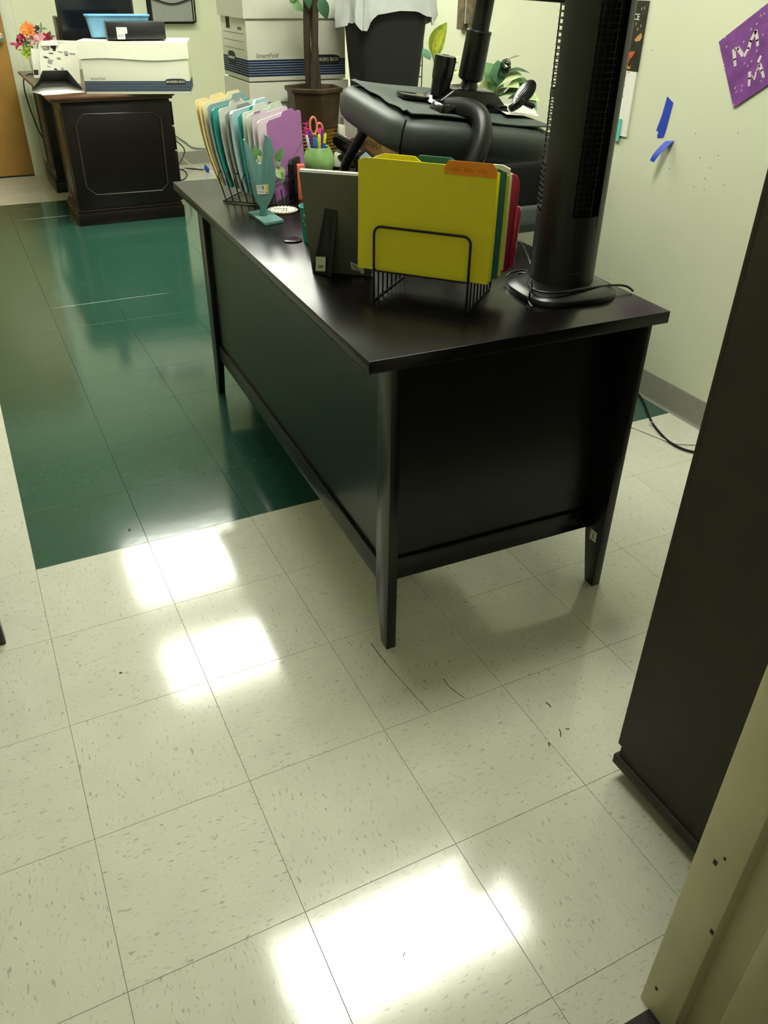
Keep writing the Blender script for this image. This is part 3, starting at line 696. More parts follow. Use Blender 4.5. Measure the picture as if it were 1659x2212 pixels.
# scissors
sc = thing('scissors', 'scissors with coral pink handles standing in the green vase', 'scissors', Vector((vc.x, vc.y, H + .02)))
mcor = mat('coral_plastic', 'e8826c', .4)
for cx, cy, rw, rh in ((677, 272, 7.5, 19), (691, 277, 6, 11)):
    ring = [PY(cx + rw * math.cos(a) + (cy - 270 + 18 * math.sin(a)) * -.05, cy - rh * math.sin(a), vc.y + .006) for a in [2 * math.pi * k / 20 for k in range(20)]]
    B().tube(ring, .0042, 8, closed=True).obj('handle', mcor, sc, world=True)
B().tube([PY(679, 290, vc.y + .006), Vector((vc.x, vc.y, H + .03))], .004, 6, radii=[.006, .003]).obj('blade', m_chrome, sc, world=True)
# feathery pink pen
fp = thing('feather_pen', 'fluffy hot pink feather pen in the green vase', 'pen', Vector((vc.x - .02, vc.y, H + .02)))
fc_ = PY(661, 275, vc.y); B().tube([Vector((vc.x - .02, vc.y, H + .02)), fc_], .0025, 6).obj('barrel', mpk, fp, world=True)
fb_ = B(); random.seed(5)
for k in range(60):
    c_ = fc_ + UPV * random.uniform(-.03, .012); d_ = Vector((random.gauss(0, 1), random.gauss(0, 1), random.gauss(.2, .7))).normalized() * random.uniform(.008, .014)
    fb_.tube([c_, c_ + d_], .0009, 4, radii=[.0016, .0003])
fb_.obj('feather', mpk, fp, world=True)

# ================================================================== tower fan on the near right corner of the desk
fc = Vector((1.266, -.490, H + .001))
fan = thing('tower_fan', 'tall black tower fan standing on the near right corner of the desk', 'fan', fc)
FR, FZ0, FZ1 = .0735, .024, .86
def sup(a, rx, ry, n=3.2):
    c_, s_ = math.cos(a), math.sin(a); return Vector((math.copysign(abs(c_) ** (2 / n), c_) * rx, math.copysign(abs(s_) ** (2 / n), s_) * ry, 0))
bb = B(); NB = 48; rings = []
for k_, z_ in ((1.0, 0), (1.0, .010), (.985, .013), (.80, .021), (.62, .026)):
    rings.append([fc + Vector((-.014, -.020, 0)) * (2 * k_ - 1) + Matrix.Rotation(math.radians(-6), 3, 'Z') @ (sup(2 * math.pi * j / NB, .114, .106) * k_) + UPV * z_ for j in range(NB)])
bb.add([v for r in rings for v in r], [(i * NB + j, i * NB + (j + 1) % NB, (i + 1) * NB + (j + 1) % NB, (i + 1) * NB + j) for i in range(len(rings) - 1) for j in range(NB)] + [tuple(range(NB - 1, -1, -1)), tuple((len(rings) - 1) * NB + j for j in range(NB))])
bb.obj('base', mat('fan_base', '0e0f0f', .3), fan, world=True, smooth=50)
def arc(b, a0, a1, r0, r1, z0, z1, n=14):
    vs = []; fs = []
    for i in range(n + 1):
        a = math.radians(a0 + (a1 - a0) * i / n); d = Vector((math.cos(a), math.sin(a), 0))
        vs += [fc + d * r0 + UPV * z0, fc + d * r1 + UPV * z0, fc + d * r1 + UPV * z1, fc + d * r0 + UPV * z1]
    for i in range(n):
        for k in range(4): fs.append((i * 4 + k, i * 4 + (k + 1) % 4, i * 4 + 4 + (k + 1) % 4, i * 4 + 4 + k))
    fs += [(3, 2, 1, 0), tuple(n * 4 + k for k in range(4))]; b.add(vs, fs)
m_fan = mat('fan_shell', '1c1d18', .42, var=.05)
fs_ = B(); arc(fs_, -186, -124, FR - .003, FR, FZ0, FZ1); arc(fs_, -70, 28, FR - .003, FR, FZ0, FZ1); arc(fs_, -124, -70, FR - .003, FR, FZ0, .175)
arc(fs_, 28, 174, FR - .003, FR, FZ0, .17, 24)
fs_.obj('shell', m_fan, fan, world=True, smooth=40)
B().lathe([(0, FZ0), (.050, FZ0), (.050, FZ1), (0, FZ1)], fc, 32).obj('inner_drum', mat('fan_dark', '040404', .7), fan, world=True)
B().lathe([(FR - .001, FZ1), (FR, FZ1 + .01), (FR - .012, FZ1 + .035), (0, FZ1 + .04)], fc, 40).obj('top_cap', m_fan, fan, world=True)
# front outlet grille: thin slats and three uprights
gr = B()
for k in range(58): arc(gr, -123, -71, FR - .012, FR - .0095, .178 + k * .0118, .1798 + k * .0118, 10)
for a in (-118, -108, -97, -86, -76): arc(gr, a - .7, a + .7, FR - .011, FR - .008, .175, FZ1, 2)
gr.obj('front_grille', mat('grille_black', '0d0e10', .35), fan, world=True, smooth=0)
eb = B(); arc(eb, -73.5, -70, FR - .012, FR + .0008, .15, FZ1, 3); eb.obj('grille_edge', m_gloss_black, fan, world=True)
# open rear guard: horizontal rings on two uprights
gb = B()
for k in range(60): arc(gb, 28, 174, FR - .0028, FR, .172 + k * .0114, .1745 + k * .0114, 24)
for a in (30, 67, 104, 140, 172): arc(gb, a - 1.2, a + 1.2, FR - .004, FR - .001, .17, FZ1, 2)
for k in (20, 40): arc(gb, 28, 174, FR - .003, FR, .172 + k * .0114, .183 + k * .0114, 24)
gb.obj('rear_guard', m_fan, fan, world=True, smooth=0)
Mt = frame(fc + Vector((math.cos(math.radians(-104)), math.sin(math.radians(-104)), 0)) * (FR + .0002) + UPV * .055, (math.sin(math.radians(104)), math.cos(math.radians(104)) , 0), UPV)
B().box((-.014, -.0015, -.0002), (.014, .0015, .0006), Mt).obj('badge', mat('badge_grey', '3a3a34', .4), fan, world=True, smooth=0)
# its flex, looped round the foot
cd = B().tube(smooth_path([PZ(1105, 520, H + .03), PZ(1125, 527, H + .045), PZ(1140, 555, H + .04), PZ(1150, 590, H + .02), PZ(1146, 625, H + .03), PZ(1143, 650, H + .006), PZ(1150, 663, H + .004)], 6), .0026, 7)
cd.tube(smooth_path([PZ(1150, 590, H + .006), PZ(1120, 590, H + .004), PZ(1109, 600, H + .004)], 5), .0026, 7)
cd.tube(smooth_path([PZ(1093, 598, H + .016), PZ(1105, 588, H + .022), PZ(1135, 585, H + .022), PZ(1140, 600, H + .026), PZ(1145, 618, H + .028), PZ(1165, 630, H + .028), PZ(1210, 632, H + .028), PZ(1265, 623, H + .027), PZ(1320, 616, H + .02), PZ(1352, 618, H + .012), PZ(1368, 629, H + .004)], 6), .0026, 7)
cd.obj('power_cord', m_black, fan, world=True)

# ================================================================== office chair upside down on the desk
e1 = Vector((math.cos(math.radians(-4)), math.sin(math.radians(-4)), -.12)).normalized(); e2 = Vector((.0, 1, .085))
CM = frame(Vector((1.135, .068, 1.055)), e1, e2)      # z of this frame points up out of the seat's underside
ch = thing('office_chair', 'grey-black vinyl office chair turned upside down on the desk', 'chair', M=CM)
SW, SD, STH = .50, .53, .107
def pillow(b, x0, x1, y0, y1, z0, z1, bulge, n=10, m_=5, e=.30):
    """rounded cushion"""
    vs = []; cx, cy, cz = (x0 + x1) / 2, (y0 + y1) / 2, (z0 + z1) / 2
    bm = bmesh.new(); bmesh.ops.create_cube(bm, size=2); bmesh.ops.subdivide_edges(bm, edges=bm.edges[:], cuts=n, use_grid_fill=True)
    out = []
    for v in bm.verts:
        c = v.co; p = 6.0
        l = (abs(c.x) ** p + abs(c.y) ** p + abs(c.z) ** p) ** (1 / p); q = c / max(l, 1e-6)
        f = 1 + bulge * (1 - q.z * q.z) * 1
        out.append(Vector((cx + q.x * (x1 - x0) / 2 * f, cy + q.y * (y1 - y0) / 2 * f, cz + q.z * (z1 - z0) / 2 * (1 + bulge * (1 - q.x * q.x) * (1 - q.y * q.y)))))
    bm.verts.index_update(); fs = [tuple(v.index for v in f.verts) for f in bm.faces]; bm.free(); return b.add(out, fs)
pillow(B_ := B(), 0, SW, 0, SD, -STH, .004, .05).obj('seat', m_vinyl, ch, smooth=60)
def under(u, v): return Vector((.036 + u * (SW - .06), .03 + v * (SD - .06), .008 + .004 * math.sin(u * 7) * math.sin(v * 9 + 1) ))
B().sheet(under, 14, 14, .003).obj('under_panel', m_underfab, ch)
B().tube(smooth_path([(.37, SD - .012, -.016), (.41, SD - .008, .004), (SW - .03, SD - .012, .010), (SW - .006, SD - .05, .006)], 5), .024, 10).obj('edge_roll', m_vinyl, ch, smooth=60)
# piping down the near corner
B().tube([(.012, .010, -.005), (.001, -.003, -.03), (.0, -.004, -.07), (.012, .01, -.10)], .003, 6).obj('piping', m_vinyl_dk, ch)
# torn hem flap
def hem(u, v): return Vector((.036 + .002 * math.sin(u * 21) - .014 * v, .06 + u * .42, .012 + .002 * math.sin(u * 17) + .004 * u - .004 * v))
B().sheet(hem, 16, 2, .0015).obj('hem_flap', m_underfab, ch)
# mechanism plate, tension knob, gas column
MX, MY = .297, .235
mech = B().hexa([(MX - .13, MY - .06, .012), (MX + .11, MY - .09, .012), (MX + .11, MY + .07, .012), (MX - .13, MY + .06, .012)], [(MX - .07, MY - .045, .055), (MX + .06, MY - .06, .062), (MX + .06, MY + .05, .062), (MX - .07, MY + .045, .055)])
mech.box((MX - .20, MY + .00, .010), (MX - .09, MY + .06, .022))
mech.box((MX + .03, MY - .085, .010), (MX + .095, MY - .02, .034))
mech.obj('tilt_mechanism', m_gloss_black, ch, bevel=.005)
B().lathe([(.026, .03), (.027, .07), (.029, .075), (.031, .125), (.029, .132), (.012, .134), (.008, .130), (0, .130)], (MX - .095, MY - .01, 0), 24).obj('tension_knob', m_gloss_black, ch)
B().lathe([(.030, .05), (.022, .075), (.033, .080), (.036, .086), (.0345, .195), (.036, .2), (.0345, .204), (.026, .206), (.0255, .30)], (MX, MY, 0), 28).obj('gas_column', m_black, ch)
bz = .296
hub = B().lathe([(.026, bz - .008), (.045, bz - .002), (.048, bz + .03), (.03, bz + .04), (0, bz + .04)], (MX, MY, 0), 24); hub.obj('base_hub', m_black, ch)
def frame_xy(d): return frame((0, 0, 0), (-d.y, d.x, 0), (0, 0, 1)).to_3x3()
for k in range(5):
    a = math.radians(-38 + 72 * k); d = Vector((math.cos(a), math.sin(a), 0)); n_ = Vector((-d.y, d.x, 0)); c_ = Vector((MX, MY, 0))
    B().hexa([c_ + d * .03 - n_ * .024 + UPV * (bz - .01), c_ + d * .30 - n_ * .016 + UPV * (bz + .015), c_ + d * .30 + n_ * .016 + UPV * (bz + .015), c_ + d * .03 + n_ * .024 + UPV * (bz - .01)],
             [c_ + d * .03 - n_ * .024 + UPV * (bz + .035), c_ + d * .30 - n_ * .016 + UPV * (bz + .04), c_ + d * .30 + n_ * .016 + UPV * (bz + .04), c_ + d * .03 + n_ * .024 + UPV * (bz + .035)]).obj('base_leg', m_black, ch, bevel=.006); lg_ = COL.objects[-1]
    B().cyl(c_ + d * .285 - n_ * .022 + UPV * (bz + .075), c_ + d * .285 + n_ * .022 + UPV * (bz + .075), .025, n=18).obj('caster', m_gloss_black, lg_, bevel=.003)
# height lever with ribbed paddle
B().tube(smooth_path([(MX + .11, MY - .06, .03), (MX + .128, MY - .075, .032), (MX + .138, MY - .085, .046), (MX + .165, MY - .115, .044)], 5), .0045, 8).obj('lever_rod', m_black, ch)
pd = thing  # paddle built facing the camera side
pM = frame(CM.inverted() @ PN(1128, 208, CM @ Vector((MX + .18, MY - .14, .05)), CF), CM.to_3x3().inverted() @ (CR * .62 - CD * .78), CM.to_3x3().inverted() @ (CR * .78 + CD * .62))
pb2 = B()
op = [Vector((.056 * math.cos(2 * math.pi * j / 24), .0195 * math.sin(2 * math.pi * j / 24) * (1.1 + .35 * math.cos(2 * math.pi * j / 24)), 0)) for j in range(24)]
pb2.prism([pM @ (v - Vector((0, 0, .004))) for v in op], (pM.to_3x3() @ Vector((0, 0, .008))))
po = pb2.obj('paddle', m_gloss_black, ch, bevel=.002)
rbb = B()
for y in (-.009, -.0045, 0, .0045, .009):
    for sg in (-1, 1): rbb.tube([pM @ Vector((-.010, y, .0045 * sg)), pM @ Vector((.040, y, .0045 * sg))], .0011, 5)
rbb.obj('paddle_rib', m_black, po)
B().tube([pM @ Vector((-.02, .0, 0)), pM @ Vector((-.045, -.004, 0)), pM @ Vector((-.052, -.003, .0))], .012, 10, radii=[.012, .009, .006]).obj('paddle_grip', m_gloss_black, ch)
B().tube([(MX + .16, MY - .11, .044), pM @ Vector((-.012, .004, 0))], .009, 10).obj('lever_sleeve', m_gloss_black, ch)
# back bar bent over the seat edge, down to the backrest
B().hexa([(.125, .045, .012), (.215, .06, .012), (.215, .14, .012), (.125, .125, .012)], [(.135, .05, .034), (.21, .06, .034), (.21, .13, .034), (.135, .12, .034)]).obj('bar_bracket', m_gloss_black, ch, bevel=.004)
bar = smooth_path([(.17, .10, .02), (.208, .05, .030), (.224, .0, .018), (.217, -.042, -.03), (.188, -.060, -.10), (.152, -.060, -.19)], 6)
bt = B().tube(bar, .027, 12); bt.obj('back_bar', m_black, ch, smooth=60)
# far side arm, resting on the desk
ap = [PY(800, 262, .60), PY(782, 292, .62), PY(757, 335, .66), PY(745, 362, .69), PZ(741, 388, H + .012)]
ap[-1] = Vector((ap[-2].x, ap[-2].y + .012, H + .016))
B().tube(smooth_path(ap, 5), .0165, 10).obj('armrest', m_black, ch, world=True, smooth=60)
# backrest, its top edge on the desk
rM = frame(Vector((1.175, -.098, H + .022)), Vector((math.cos(math.radians(-1)), math.sin(math.radians(-1)), 0)), Vector((0, .45, 1)))
bk_ = B(); pillow(bk_, .0, .43, .040, .175, -.035, .03, .03); bk_.v = [rM @ v for v in bk_.v]; bk_.obj('backrest', m_vinyl_dk, ch, world=True, smooth=60)
bk_ = B(); pillow(bk_, -.004, .434, .0, .062, -.045, .04, .03); bk_.v = [rM @ v for v in bk_.v]; bk_.obj('backrest_roll', m_vinyl, ch, world=True, smooth=60)
# paper note lying on the upturned seat
q = [PN(px, py, CM @ Vector((0, 0, .013)), CM.to_3x3() @ Vector((0, 0, 1))) for px, py in ((1050, 226), (1094, 252), (1164, 256), (1146, 233))]
def note(u, v):
    p = q[0].lerp(q[1], u).lerp(q[3].lerp(q[2], u), v); return p + UPV * (.006 + .006 * max(0, v - .7) + .003 * math.sin(u * 6) * v)
nt_ = anchored(B().sheet(note, 8, 8, .0004), 'paper_note', m_paper, 'crumpled white paper note lying on the upturned chair seat', 'paper')

# ================================================================== side table behind the desk and what stands on it
TZ = .757; ty0, ty1, tx0, tx1 = 1.02, 1.72, 1.10, 2.24
tb = thing('side_table', 'dark side table behind the desk loaded with boxes and plants', 'table', ((tx0 + tx1) / 2, (ty0 + ty1) / 2, 0))
B().box((tx0, ty0, TZ - .025), (tx1, ty1, TZ)).obj('table_top', m_desktop, tb, world=True, bevel=.0015)
for x, y in ((tx0 + .03, ty0 + .03), (tx1 - .08, ty0 + .03), (tx0 + .03, ty1 - .08), (tx1 - .08, ty1 - .08)): B().box((x, y, 0), (x + .05, y + .05, TZ - .025)).obj('leg', m_desk, tb, world=True, bevel=.002)
B().box((tx0 + .05, ty1 - .06, .45), (tx1 - .05, ty1 - .045, TZ - .025)).obj('apron', m_desk, tb, world=True)

m_bank = banker_mat('banker_print', .014, .070, 7)
def logo(parent, M, w, h):
    b = B(); n = 24; out = []
    for k in range(n):
        a = 2 * math.pi * k / n; out.append(M @ sup(a, w / 2, h / 2, 3.2))
    z = M.to_3x3() @ Vector((0, 0, .0006)); b.prism(out, z); parent = b.obj('logo_plate', m_ink, parent)
    text_b('BANKERS BOX', w * .135, M @ Matrix.Translation((0, 0, .0009))).obj('logo_lettering', m_label, parent, smooth=0)
def storage_box(loc, rz, Lx, Ly, Hb, lidh, label, over=.008, end=True, smart=True, lg=True, crumple=0.0, stripes=True):
    t = thing('storage_box', label, 'box', loc, rz, 'white cardboard storage boxes')
    B().box((0, 0, 0), (Lx, Ly, Hb)).obj('carton', m_bank if stripes else m_board, t, bevel=.003)
    lz = Hb - lidh; b = B(); n = 16
    # lid: top and a skirt with a slightly wavy hem
    ring = []; 
    def edge(p0, p1, k):
        return [Vector(p0).lerp(Vector(p1), i / k) for i in range(k)]
    o_ = over; pts = edge((-o_, -o_, 0), (Lx + o_, -o_, 0), n) + edge((Lx + o_, -o_, 0), (Lx + o_, Ly + o_, 0), 6) + edge((Lx + o_, Ly + o_, 0), (-o_, Ly + o_, 0), n) + edge((-o_, Ly + o_, 0), (-o_, -o_, 0), 6)
    N_ = len(pts); zt = Hb + .004
    lo = [p + UPV * (lz + crumple * math.sin(i / N_ * 19)) + Vector((0, -crumple * .4 * abs(math.sin(i / N_ * 9)), 0)) for i, p in enumerate(pts)]
    hi = [p + UPV * (zt + crumple * .6 * math.sin(i / N_ * 13 + 1)) for i, p in enumerate(pts)]
    b.add(lo + hi, [(i, (i + 1) % N_, N_ + (i + 1) % N_, N_ + i) for i in range(N_)] + [tuple(N_ + i for i in range(N_))])
    b.obj('lid', m_board, t, smooth=25)
    fy = frame((0, 0, 0), (1, 0, 0), (0, 0, 1)); fx_ = frame((0, 0, 0), (0, -1, 0), (0, 0, 1))
    if smart: text_b('SmartFold', .021, Matrix.Translation((Lx * (.19 if Lx < .5 else .13), -.0008, .083)) @ fy, shear=.3).obj('lettering', m_grey_print, t, smooth=0)
    if lg: logo(t, Matrix.Translation((Lx - .085, -.001, .066)) @ fy, .125, .034)
    if end:
        logo(t, Matrix.Translation((-.001, Ly * .62, .066)) @ fx_, .09, .045)
        B().box((-.0008, Ly * .62, Hb - .10), (.002, Ly * .62 + .045, Hb - .06)).obj('hand_hole', m_ink, t, smooth=0)
        for k, z_ in enumerate((.10, .125, .15)): B().box((-.0007, .03, z_), (0, Ly - .03, z_ + .0012)).obj('printed_line', m_grey_print, t, smooth=0)
        B().box((-.0008, .05, .162), (0, .095, .171)).obj('printed_block', m_grey_print, t, smooth=0)
    return t
storage_box((1.115, 1.262, TZ), 0, .385, .30, .265, .062, 'lower white storage box of the stack behind the planter', smart=False, lg=False, end=False, stripes=False)
storage_box((1.108, 1.255, TZ + .273), 0, .39, .305, .262, .062, 'striped white storage box on top of the stack behind the planter')

# planter with a braided artificial tree
plc = Vector((1.315, 1.137, TZ)); pl_ = thing('potted_tree', 'artificial tree in a hexagonal bronze planter in front of the boxes', 'plant', plc)
def hexr(r, z, a0=.42): return [plc + Vector((r * math.cos(a0 + k * math.pi / 3), r * math.sin(a0 + k * math.pi / 3), z)) for k in range(6)]
def hexstack(b, prof):
    R_ = [hexr(r, z) for r, z in prof]; vs = [v for q_ in R_ for v in q_]
    b.add(vs, [(i * 6 + j, i * 6 + (j + 1) % 6, (i + 1) * 6 + (j + 1) % 6, (i + 1) * 6 + j) for i in range(len(R_) - 1) for j in range(6)] + [tuple(range(5, -1, -1)), tuple((len(R_) - 1) * 6 + j for j in range(6))]); return b
hexstack(B(), [(.083, .125), (.090, .130), (.102, .245), (.110, .248), (.112, .262), (.102, .264), (.098, .255), (.094, .235)]).obj('planter', m_bronze, pl_, world=True, bevel=.002)
hexstack(B(), [(.078, 0), (.080, .12), (.086, .122), (.086, .13)]).obj('planter_foot', m_gold, pl_, world=True); pf_ = COL.objects[-1]
for k in range(9):
    B().tube(hexr(.0815 + .0002 * k, .012 + k * .012), .0035, 5, closed=True).obj('weave_cord', m_gold, pf_, world=True)
hexstack(B(), [(.095, .233), (.095, .240)]).obj('soil', m_soil, pl_, world=True)
for k, ph in enumerate((0, 2.1, 4.2)):
    pts = [plc + Vector((.018 * math.cos(ph + z_ * 4.0), .018 * math.sin(ph + z_ * 4.0), .235 + z_)) for z_ in [i * .03 for i in range(22)]]
    B().tube(pts, .0135, 9, radii=[.0135 - .0002 * i for i in range(22)]).obj('trunk', m_trunk, pl_, world=True)
def ply(px, py, dy=0): return PY(px, py, plc.y - .03 + dy)
for a, c_, w, mt in (((631, 2), (655, 26), .03, m_leaf), ((690, -5), (707, 42), .042, m_leaf_dk), ((640, -25), (628, 8), .035, m_leaf), ((664, -20), (668, 20), .03, m_leaf_dk), ((700, -60), (730, -20), .04, m_leaf_dk), ((640, -70), (600, -40), .04, m_leaf), ((665, -80), (690, -40), .04, m_leaf)):
    b = B(); leaf(b, ply(*a), ply(*c_), w, -CF, .08, .1); b.obj('leaf', mt, pl_, world=True)
# blue push pin on the lower lid
pnp = PY(708, 190, 1.252); anchored(B().lathe([(.006, 0), (.003, .004), (.0035, .010), (.007, .013), (0, .014)], pnp + UPV * -.004, 12, M=Matrix.Rotation(math.radians(90), 3, 'X')), 'push_pin', m_bluetape, 'blue push pin stuck in the lower storage box lid', 'push pin')

# brown paper carton
oc = PZ(826, 351, TZ); om = thing('cardboard_carton', 'brown cardboard carton with upside-down printing beside the waste bin', 'box', oc, math.radians(24))
B().box((0, 0, 0), (.31, .195, .20)).obj('carton', m_cardboard, om, bevel=.003)
fy = frame((0, 0, 0), (1, 0, 0), (0, 0, 1))
text_b('OfficeMax', .040, Matrix.Translation((.075, -.0008, .098)) @ fy @ Matrix.Rotation(math.pi, 4, 'Z') @ Matrix.Rotation(.08, 4, 'Z'), shear=.25).obj('lettering', m_ink, om, smooth=0)
text_b('OfficeMax', .034, Matrix.Translation((-.0008, .075, .06)) @ frame((0, 0, 0), (0, -1, 0), (0, 0, 1)) @ Matrix.Rotation(math.pi, 4, 'Z'), shear=.25).obj('lettering', mat('brown_print', '5a4423', .8), om, smooth=0)
B().box((.085, -.001, .05), (.20, 0, .125)).obj('shipping_label', m_label, om, smooth=0)
lb = B()
for k in range(4): lb.box((.10, -.0016, .058 + k * .005), (.10 + random.uniform(.03, .06), -.001, .0595 + k * .005))
for k in range(3): lb.box((.11, -.0016, .10 + k * .007), (.11 + random.uniform(.04, .07), -.001, .104 + k * .007))
lb.obj('label_print', m_grey_print, om, smooth=0)

# waste bin with its bag
bc_ = Vector((1.588, 1.100, TZ + .202)); bn_ = thing('waste_bin', 'black plastic waste bin lined with a white bag standing on the side table', 'waste bin', bc_, math.radians(-2))
def rrect(wx, wy, z, n=40, e=5.0): return [sup(2 * math.pi * k / n, wx, wy, e) + UPV * z for k in range(n)]
def loft(b, rings, cap0=True, cap1=True):
    n = len(rings[0]); vs = [v for r in rings for v in r]
    fs = [(i * n + j, i * n + (j + 1) % n, (i + 1) * n + (j + 1) % n, (i + 1) * n + j) for i in range(len(rings) - 1) for j in range(n)]
    if cap0: fs.append(tuple(range(n - 1, -1, -1)))
    if cap1: fs.append(tuple((len(rings) - 1) * n + j for j in range(n)))
    return b.add(vs, fs)
BH = .375
loft(B(), [rrect(.112, .080, 0), rrect(.146, .110, BH), rrect(.152, .116, BH + .004), rrect(.142, .106, BH + .004), rrect(.107, .075, .006)], True, True).obj('bin_body', mat('bin_plastic', '161918', .6, var=.08), bn_, smooth=50)
random.seed(11)
n = 72; rings = []
ph = [random.uniform(0, 6.28) for _ in range(8)]
def fold(a, z): return .006 * math.sin(a * 9 + ph[0] + z * 30) + .004 * math.sin(a * 17 + ph[1] - z * 50) + .003 * math.sin(a * 31 + ph[2])
for lvl, (k_, z_) in enumerate(((.80, BH - .10), (.93, BH - .01), (.99, BH + .012), (1.04, BH + .008), (1.075, BH - .03), (1.10, BH - .06), (1.11, BH - .09))):
    rg = []
    for j in range(n):
        a = 2 * math.pi * j / n; v = sup(a, .150, .114, 5.0) * k_
        zz = z_ - (.035 * (math.sin(a * 2.0 + 1.0) * .5 + .5) if lvl >= 5 else 0) + (.02 * math.sin(a * 5 + ph[3]) if lvl >= 5 else 0)
        rg.append(v * (1 + fold(a, z_) * 4.0 * (lvl / 4 if lvl < 5 else 1.3)) + UPV * (zz + fold(a, z_) * .6))
    rings.append(rg)
loft(B(), rings, False, False).obj('bin_bag', mat('white_bag', 'c9cccb', .28, var=.04, bump=.5, bscale=40), bn_, smooth=60)

# packets between the vase and the carton
pk = Vector((1.47, 1.10, TZ))
def pyq(px, py, Y=1.09): return PY(px, py, Y)
w1 = B().box((0, 0, 0), (.028, .05, .045)); w1.v = [v + Vector((pyq(733, 300).x, 1.09, TZ)) for v in w1.v]
sp_ = thing('gift_pack', 'clear plastic pack with pink striped ribbon beside the planter', 'package', Vector((pyq(762, 320).x, 1.085, TZ)))
ax0, ax1 = pyq(742, 300).x, pyq(776, 300).x
B().box((ax0, 1.085, TZ), (ax1, 1.115, TZ + .16)).obj('carton', mat('clear_grey_plastic', '9a958c', .3), sp_, world=True, bevel=.003)
for k in range(5):
    pts = [Vector((ax0 + (ax1 - ax0) * t, 1.083 - .004 * math.sin(t * 3.14), TZ + .025 + k * .013 + .012 * math.sin(t * 3.1))) for t in [i / 8 for i in range(9)]]
    B().tube(pts, .0045, 6).obj('ribbon', mat('pink_ribbon' if k % 2 else 'mauve_ribbon', 'd79aa6' if k % 2 else '8a4a5a', .4), sp_, world=True)
B().box((ax1 - .010, 1.083, TZ + .095), (ax1 + .004, 1.085, TZ + .13)).obj('tag', m_ink, sp_, world=True)
xa = pyq(729, 300).x
anchored(B().box((xa, 1.075, TZ + .099), (xa + .026, 1.12, TZ + .135)), 'white_carton', m_board, 'small white carton on top of another beside the bronze planter', 'box', 'small white cartons', bevel=.002)
anchored(B().box((xa + .002, 1.07, TZ), (xa + .03, 1.12, TZ + .098)), 'white_carton', m_board, 'taller white carton under the small one beside the planter', 'box', 'small white cartons', bevel=.002)

# desk telephone between the vase and the chair arm
pq = PZ(745, 372, H)
tel = thing('desk_phone', 'black desk telephone with small grey screen beside the green vase', 'telephone', Vector((1.34, .84, H)))
n2 = Vector((0, 1, 0)); Yp = .89
pts = [PY(a, b, Yp) for a, b in ((714, 300), (722, 294), (772, 322), (762, 342), (728, 326), (715, 312))]
B().prism([p + Vector((.012, .012, 0)) for p in pts], Vector((.03, .05, 0))).obj('handset', m_gloss_black, tel, world=True, bevel=.004)
pts = [PY(a, b, Yp + .01) for a, b in ((722, 330), (737, 333), (745, 362), (722, 360))]
for p in (pts[2], pts[3]): p.z = max(p.z, H)
B().prism(pts, Vector((.03, .05, 0))).obj('stand', m_label, tel, world=True, bevel=.002)
pts = [PY(a, b, Yp + .005) for a, b in ((728, 338), (742, 330), (762, 350), (752, 366))]
for p in pts: p.z = max(p.z, H)
B().prism(pts, Vector((.03, .06, 0))).obj('cradle', m_black, tel, world=True, bevel=.003)
pts = [PY(a, b, Yp + .05) for a, b in ((776, 342), (790, 330), (806, 344), (792, 358))]
B().prism(pts, Vector((.004, .01, .004))).obj('screen', mat('lcd_grey', '9fb0b4', .25), tel, world=True, bevel=.001)
pts = [PY(a, b, Yp + .055) for a, b in ((760, 345), (790, 322), (815, 342), (800, 372), (770, 372))]
for p in pts: p.z = max(p.z, H)
B().prism(pts, Vector((.01, .03, 0))).obj('body', m_black, tel, world=True, bevel=.003)
B().tube(smooth_path([PZ(712, 368, H + .003), PZ(711, 380, H + .003), PZ(722, 383, H + .003), PZ(735, 377, H + .003)], 5), .0022, 6).obj('white_cord', m_paper, tel, world=True)

# ================================================================== plants and wire basket by the right wall
pt1 = Vector((2.10, 1.60, TZ)); tp1 = thing('potted_dieffenbachia', 'houseplant with one broad yellow-green upright leaf behind the chair', 'plant', pt1)
m_pot = mat('terracotta', '9a5a34', .7, var=.1)
B().lathe([(.05, 0), (.065, .09), (.07, .095), (.07, .11), (.062, .11), (.058, .095), (0, .092)], pt1, 24).obj('pot', mat('grey_pot', '6f6f66', .5), tp1, world=True)
yl = Vector((0, 0, 0)); 
def pxl(px, py, X=2.10): return PX(px, py, X)
b = B(); leaf(b, pxl(932, 118), pxl(966, 48), .085, -CF, .03, .10, 12); b.obj('leaf', m_leaf_var, tp1, world=True)
b = B(); leaf(b, pxl(935, 116, 2.101) - CF * .001, pxl(964, 56, 2.10) - CF * .002, .045, -CF, .03, .10, 10); b.obj('leaf_centre', mat('leaf_lemon', 'd2d84a', .4, var=.2, vscale=60), tp1, world=True)
for a, c_, w, mt in (((960, 150), (1000, 122), .03, m_leaf_pale), ((955, 160), (990, 135), .04, m_leaf), ((950, 170), (998, 160), .05, m_leaf_pale), ((930, 130), (905, 105), .04, m_leaf_dk)):
    b = B(); leaf(b, pxl(*a), pxl(*c_), w, -CF + UPV * .4, .08); b.obj('leaf', mt, tp1, world=True)
B().tube([pt1 + UPV * .09, pxl(940, 140), pxl(934, 116)], .004, 6).obj('stem', m_stem, tp1, world=True)
pt2 = Vector((2.07, 1.22, TZ)); tp2 = thing('potted_foliage', 'leafy mixed green houseplant in a terracotta pot by the wall behind chair', 'plant', pt2)
B().lathe([(.055, 0), (.075, .11), (.082, .115), (.082, .135), (.072, .135), (.068, .115), (0, .11)], pt2, 24).obj('pot', m_pot, tp2, world=True)
def px2(px, py, X=2.05): return PX(px, py, X)
random.seed(21)
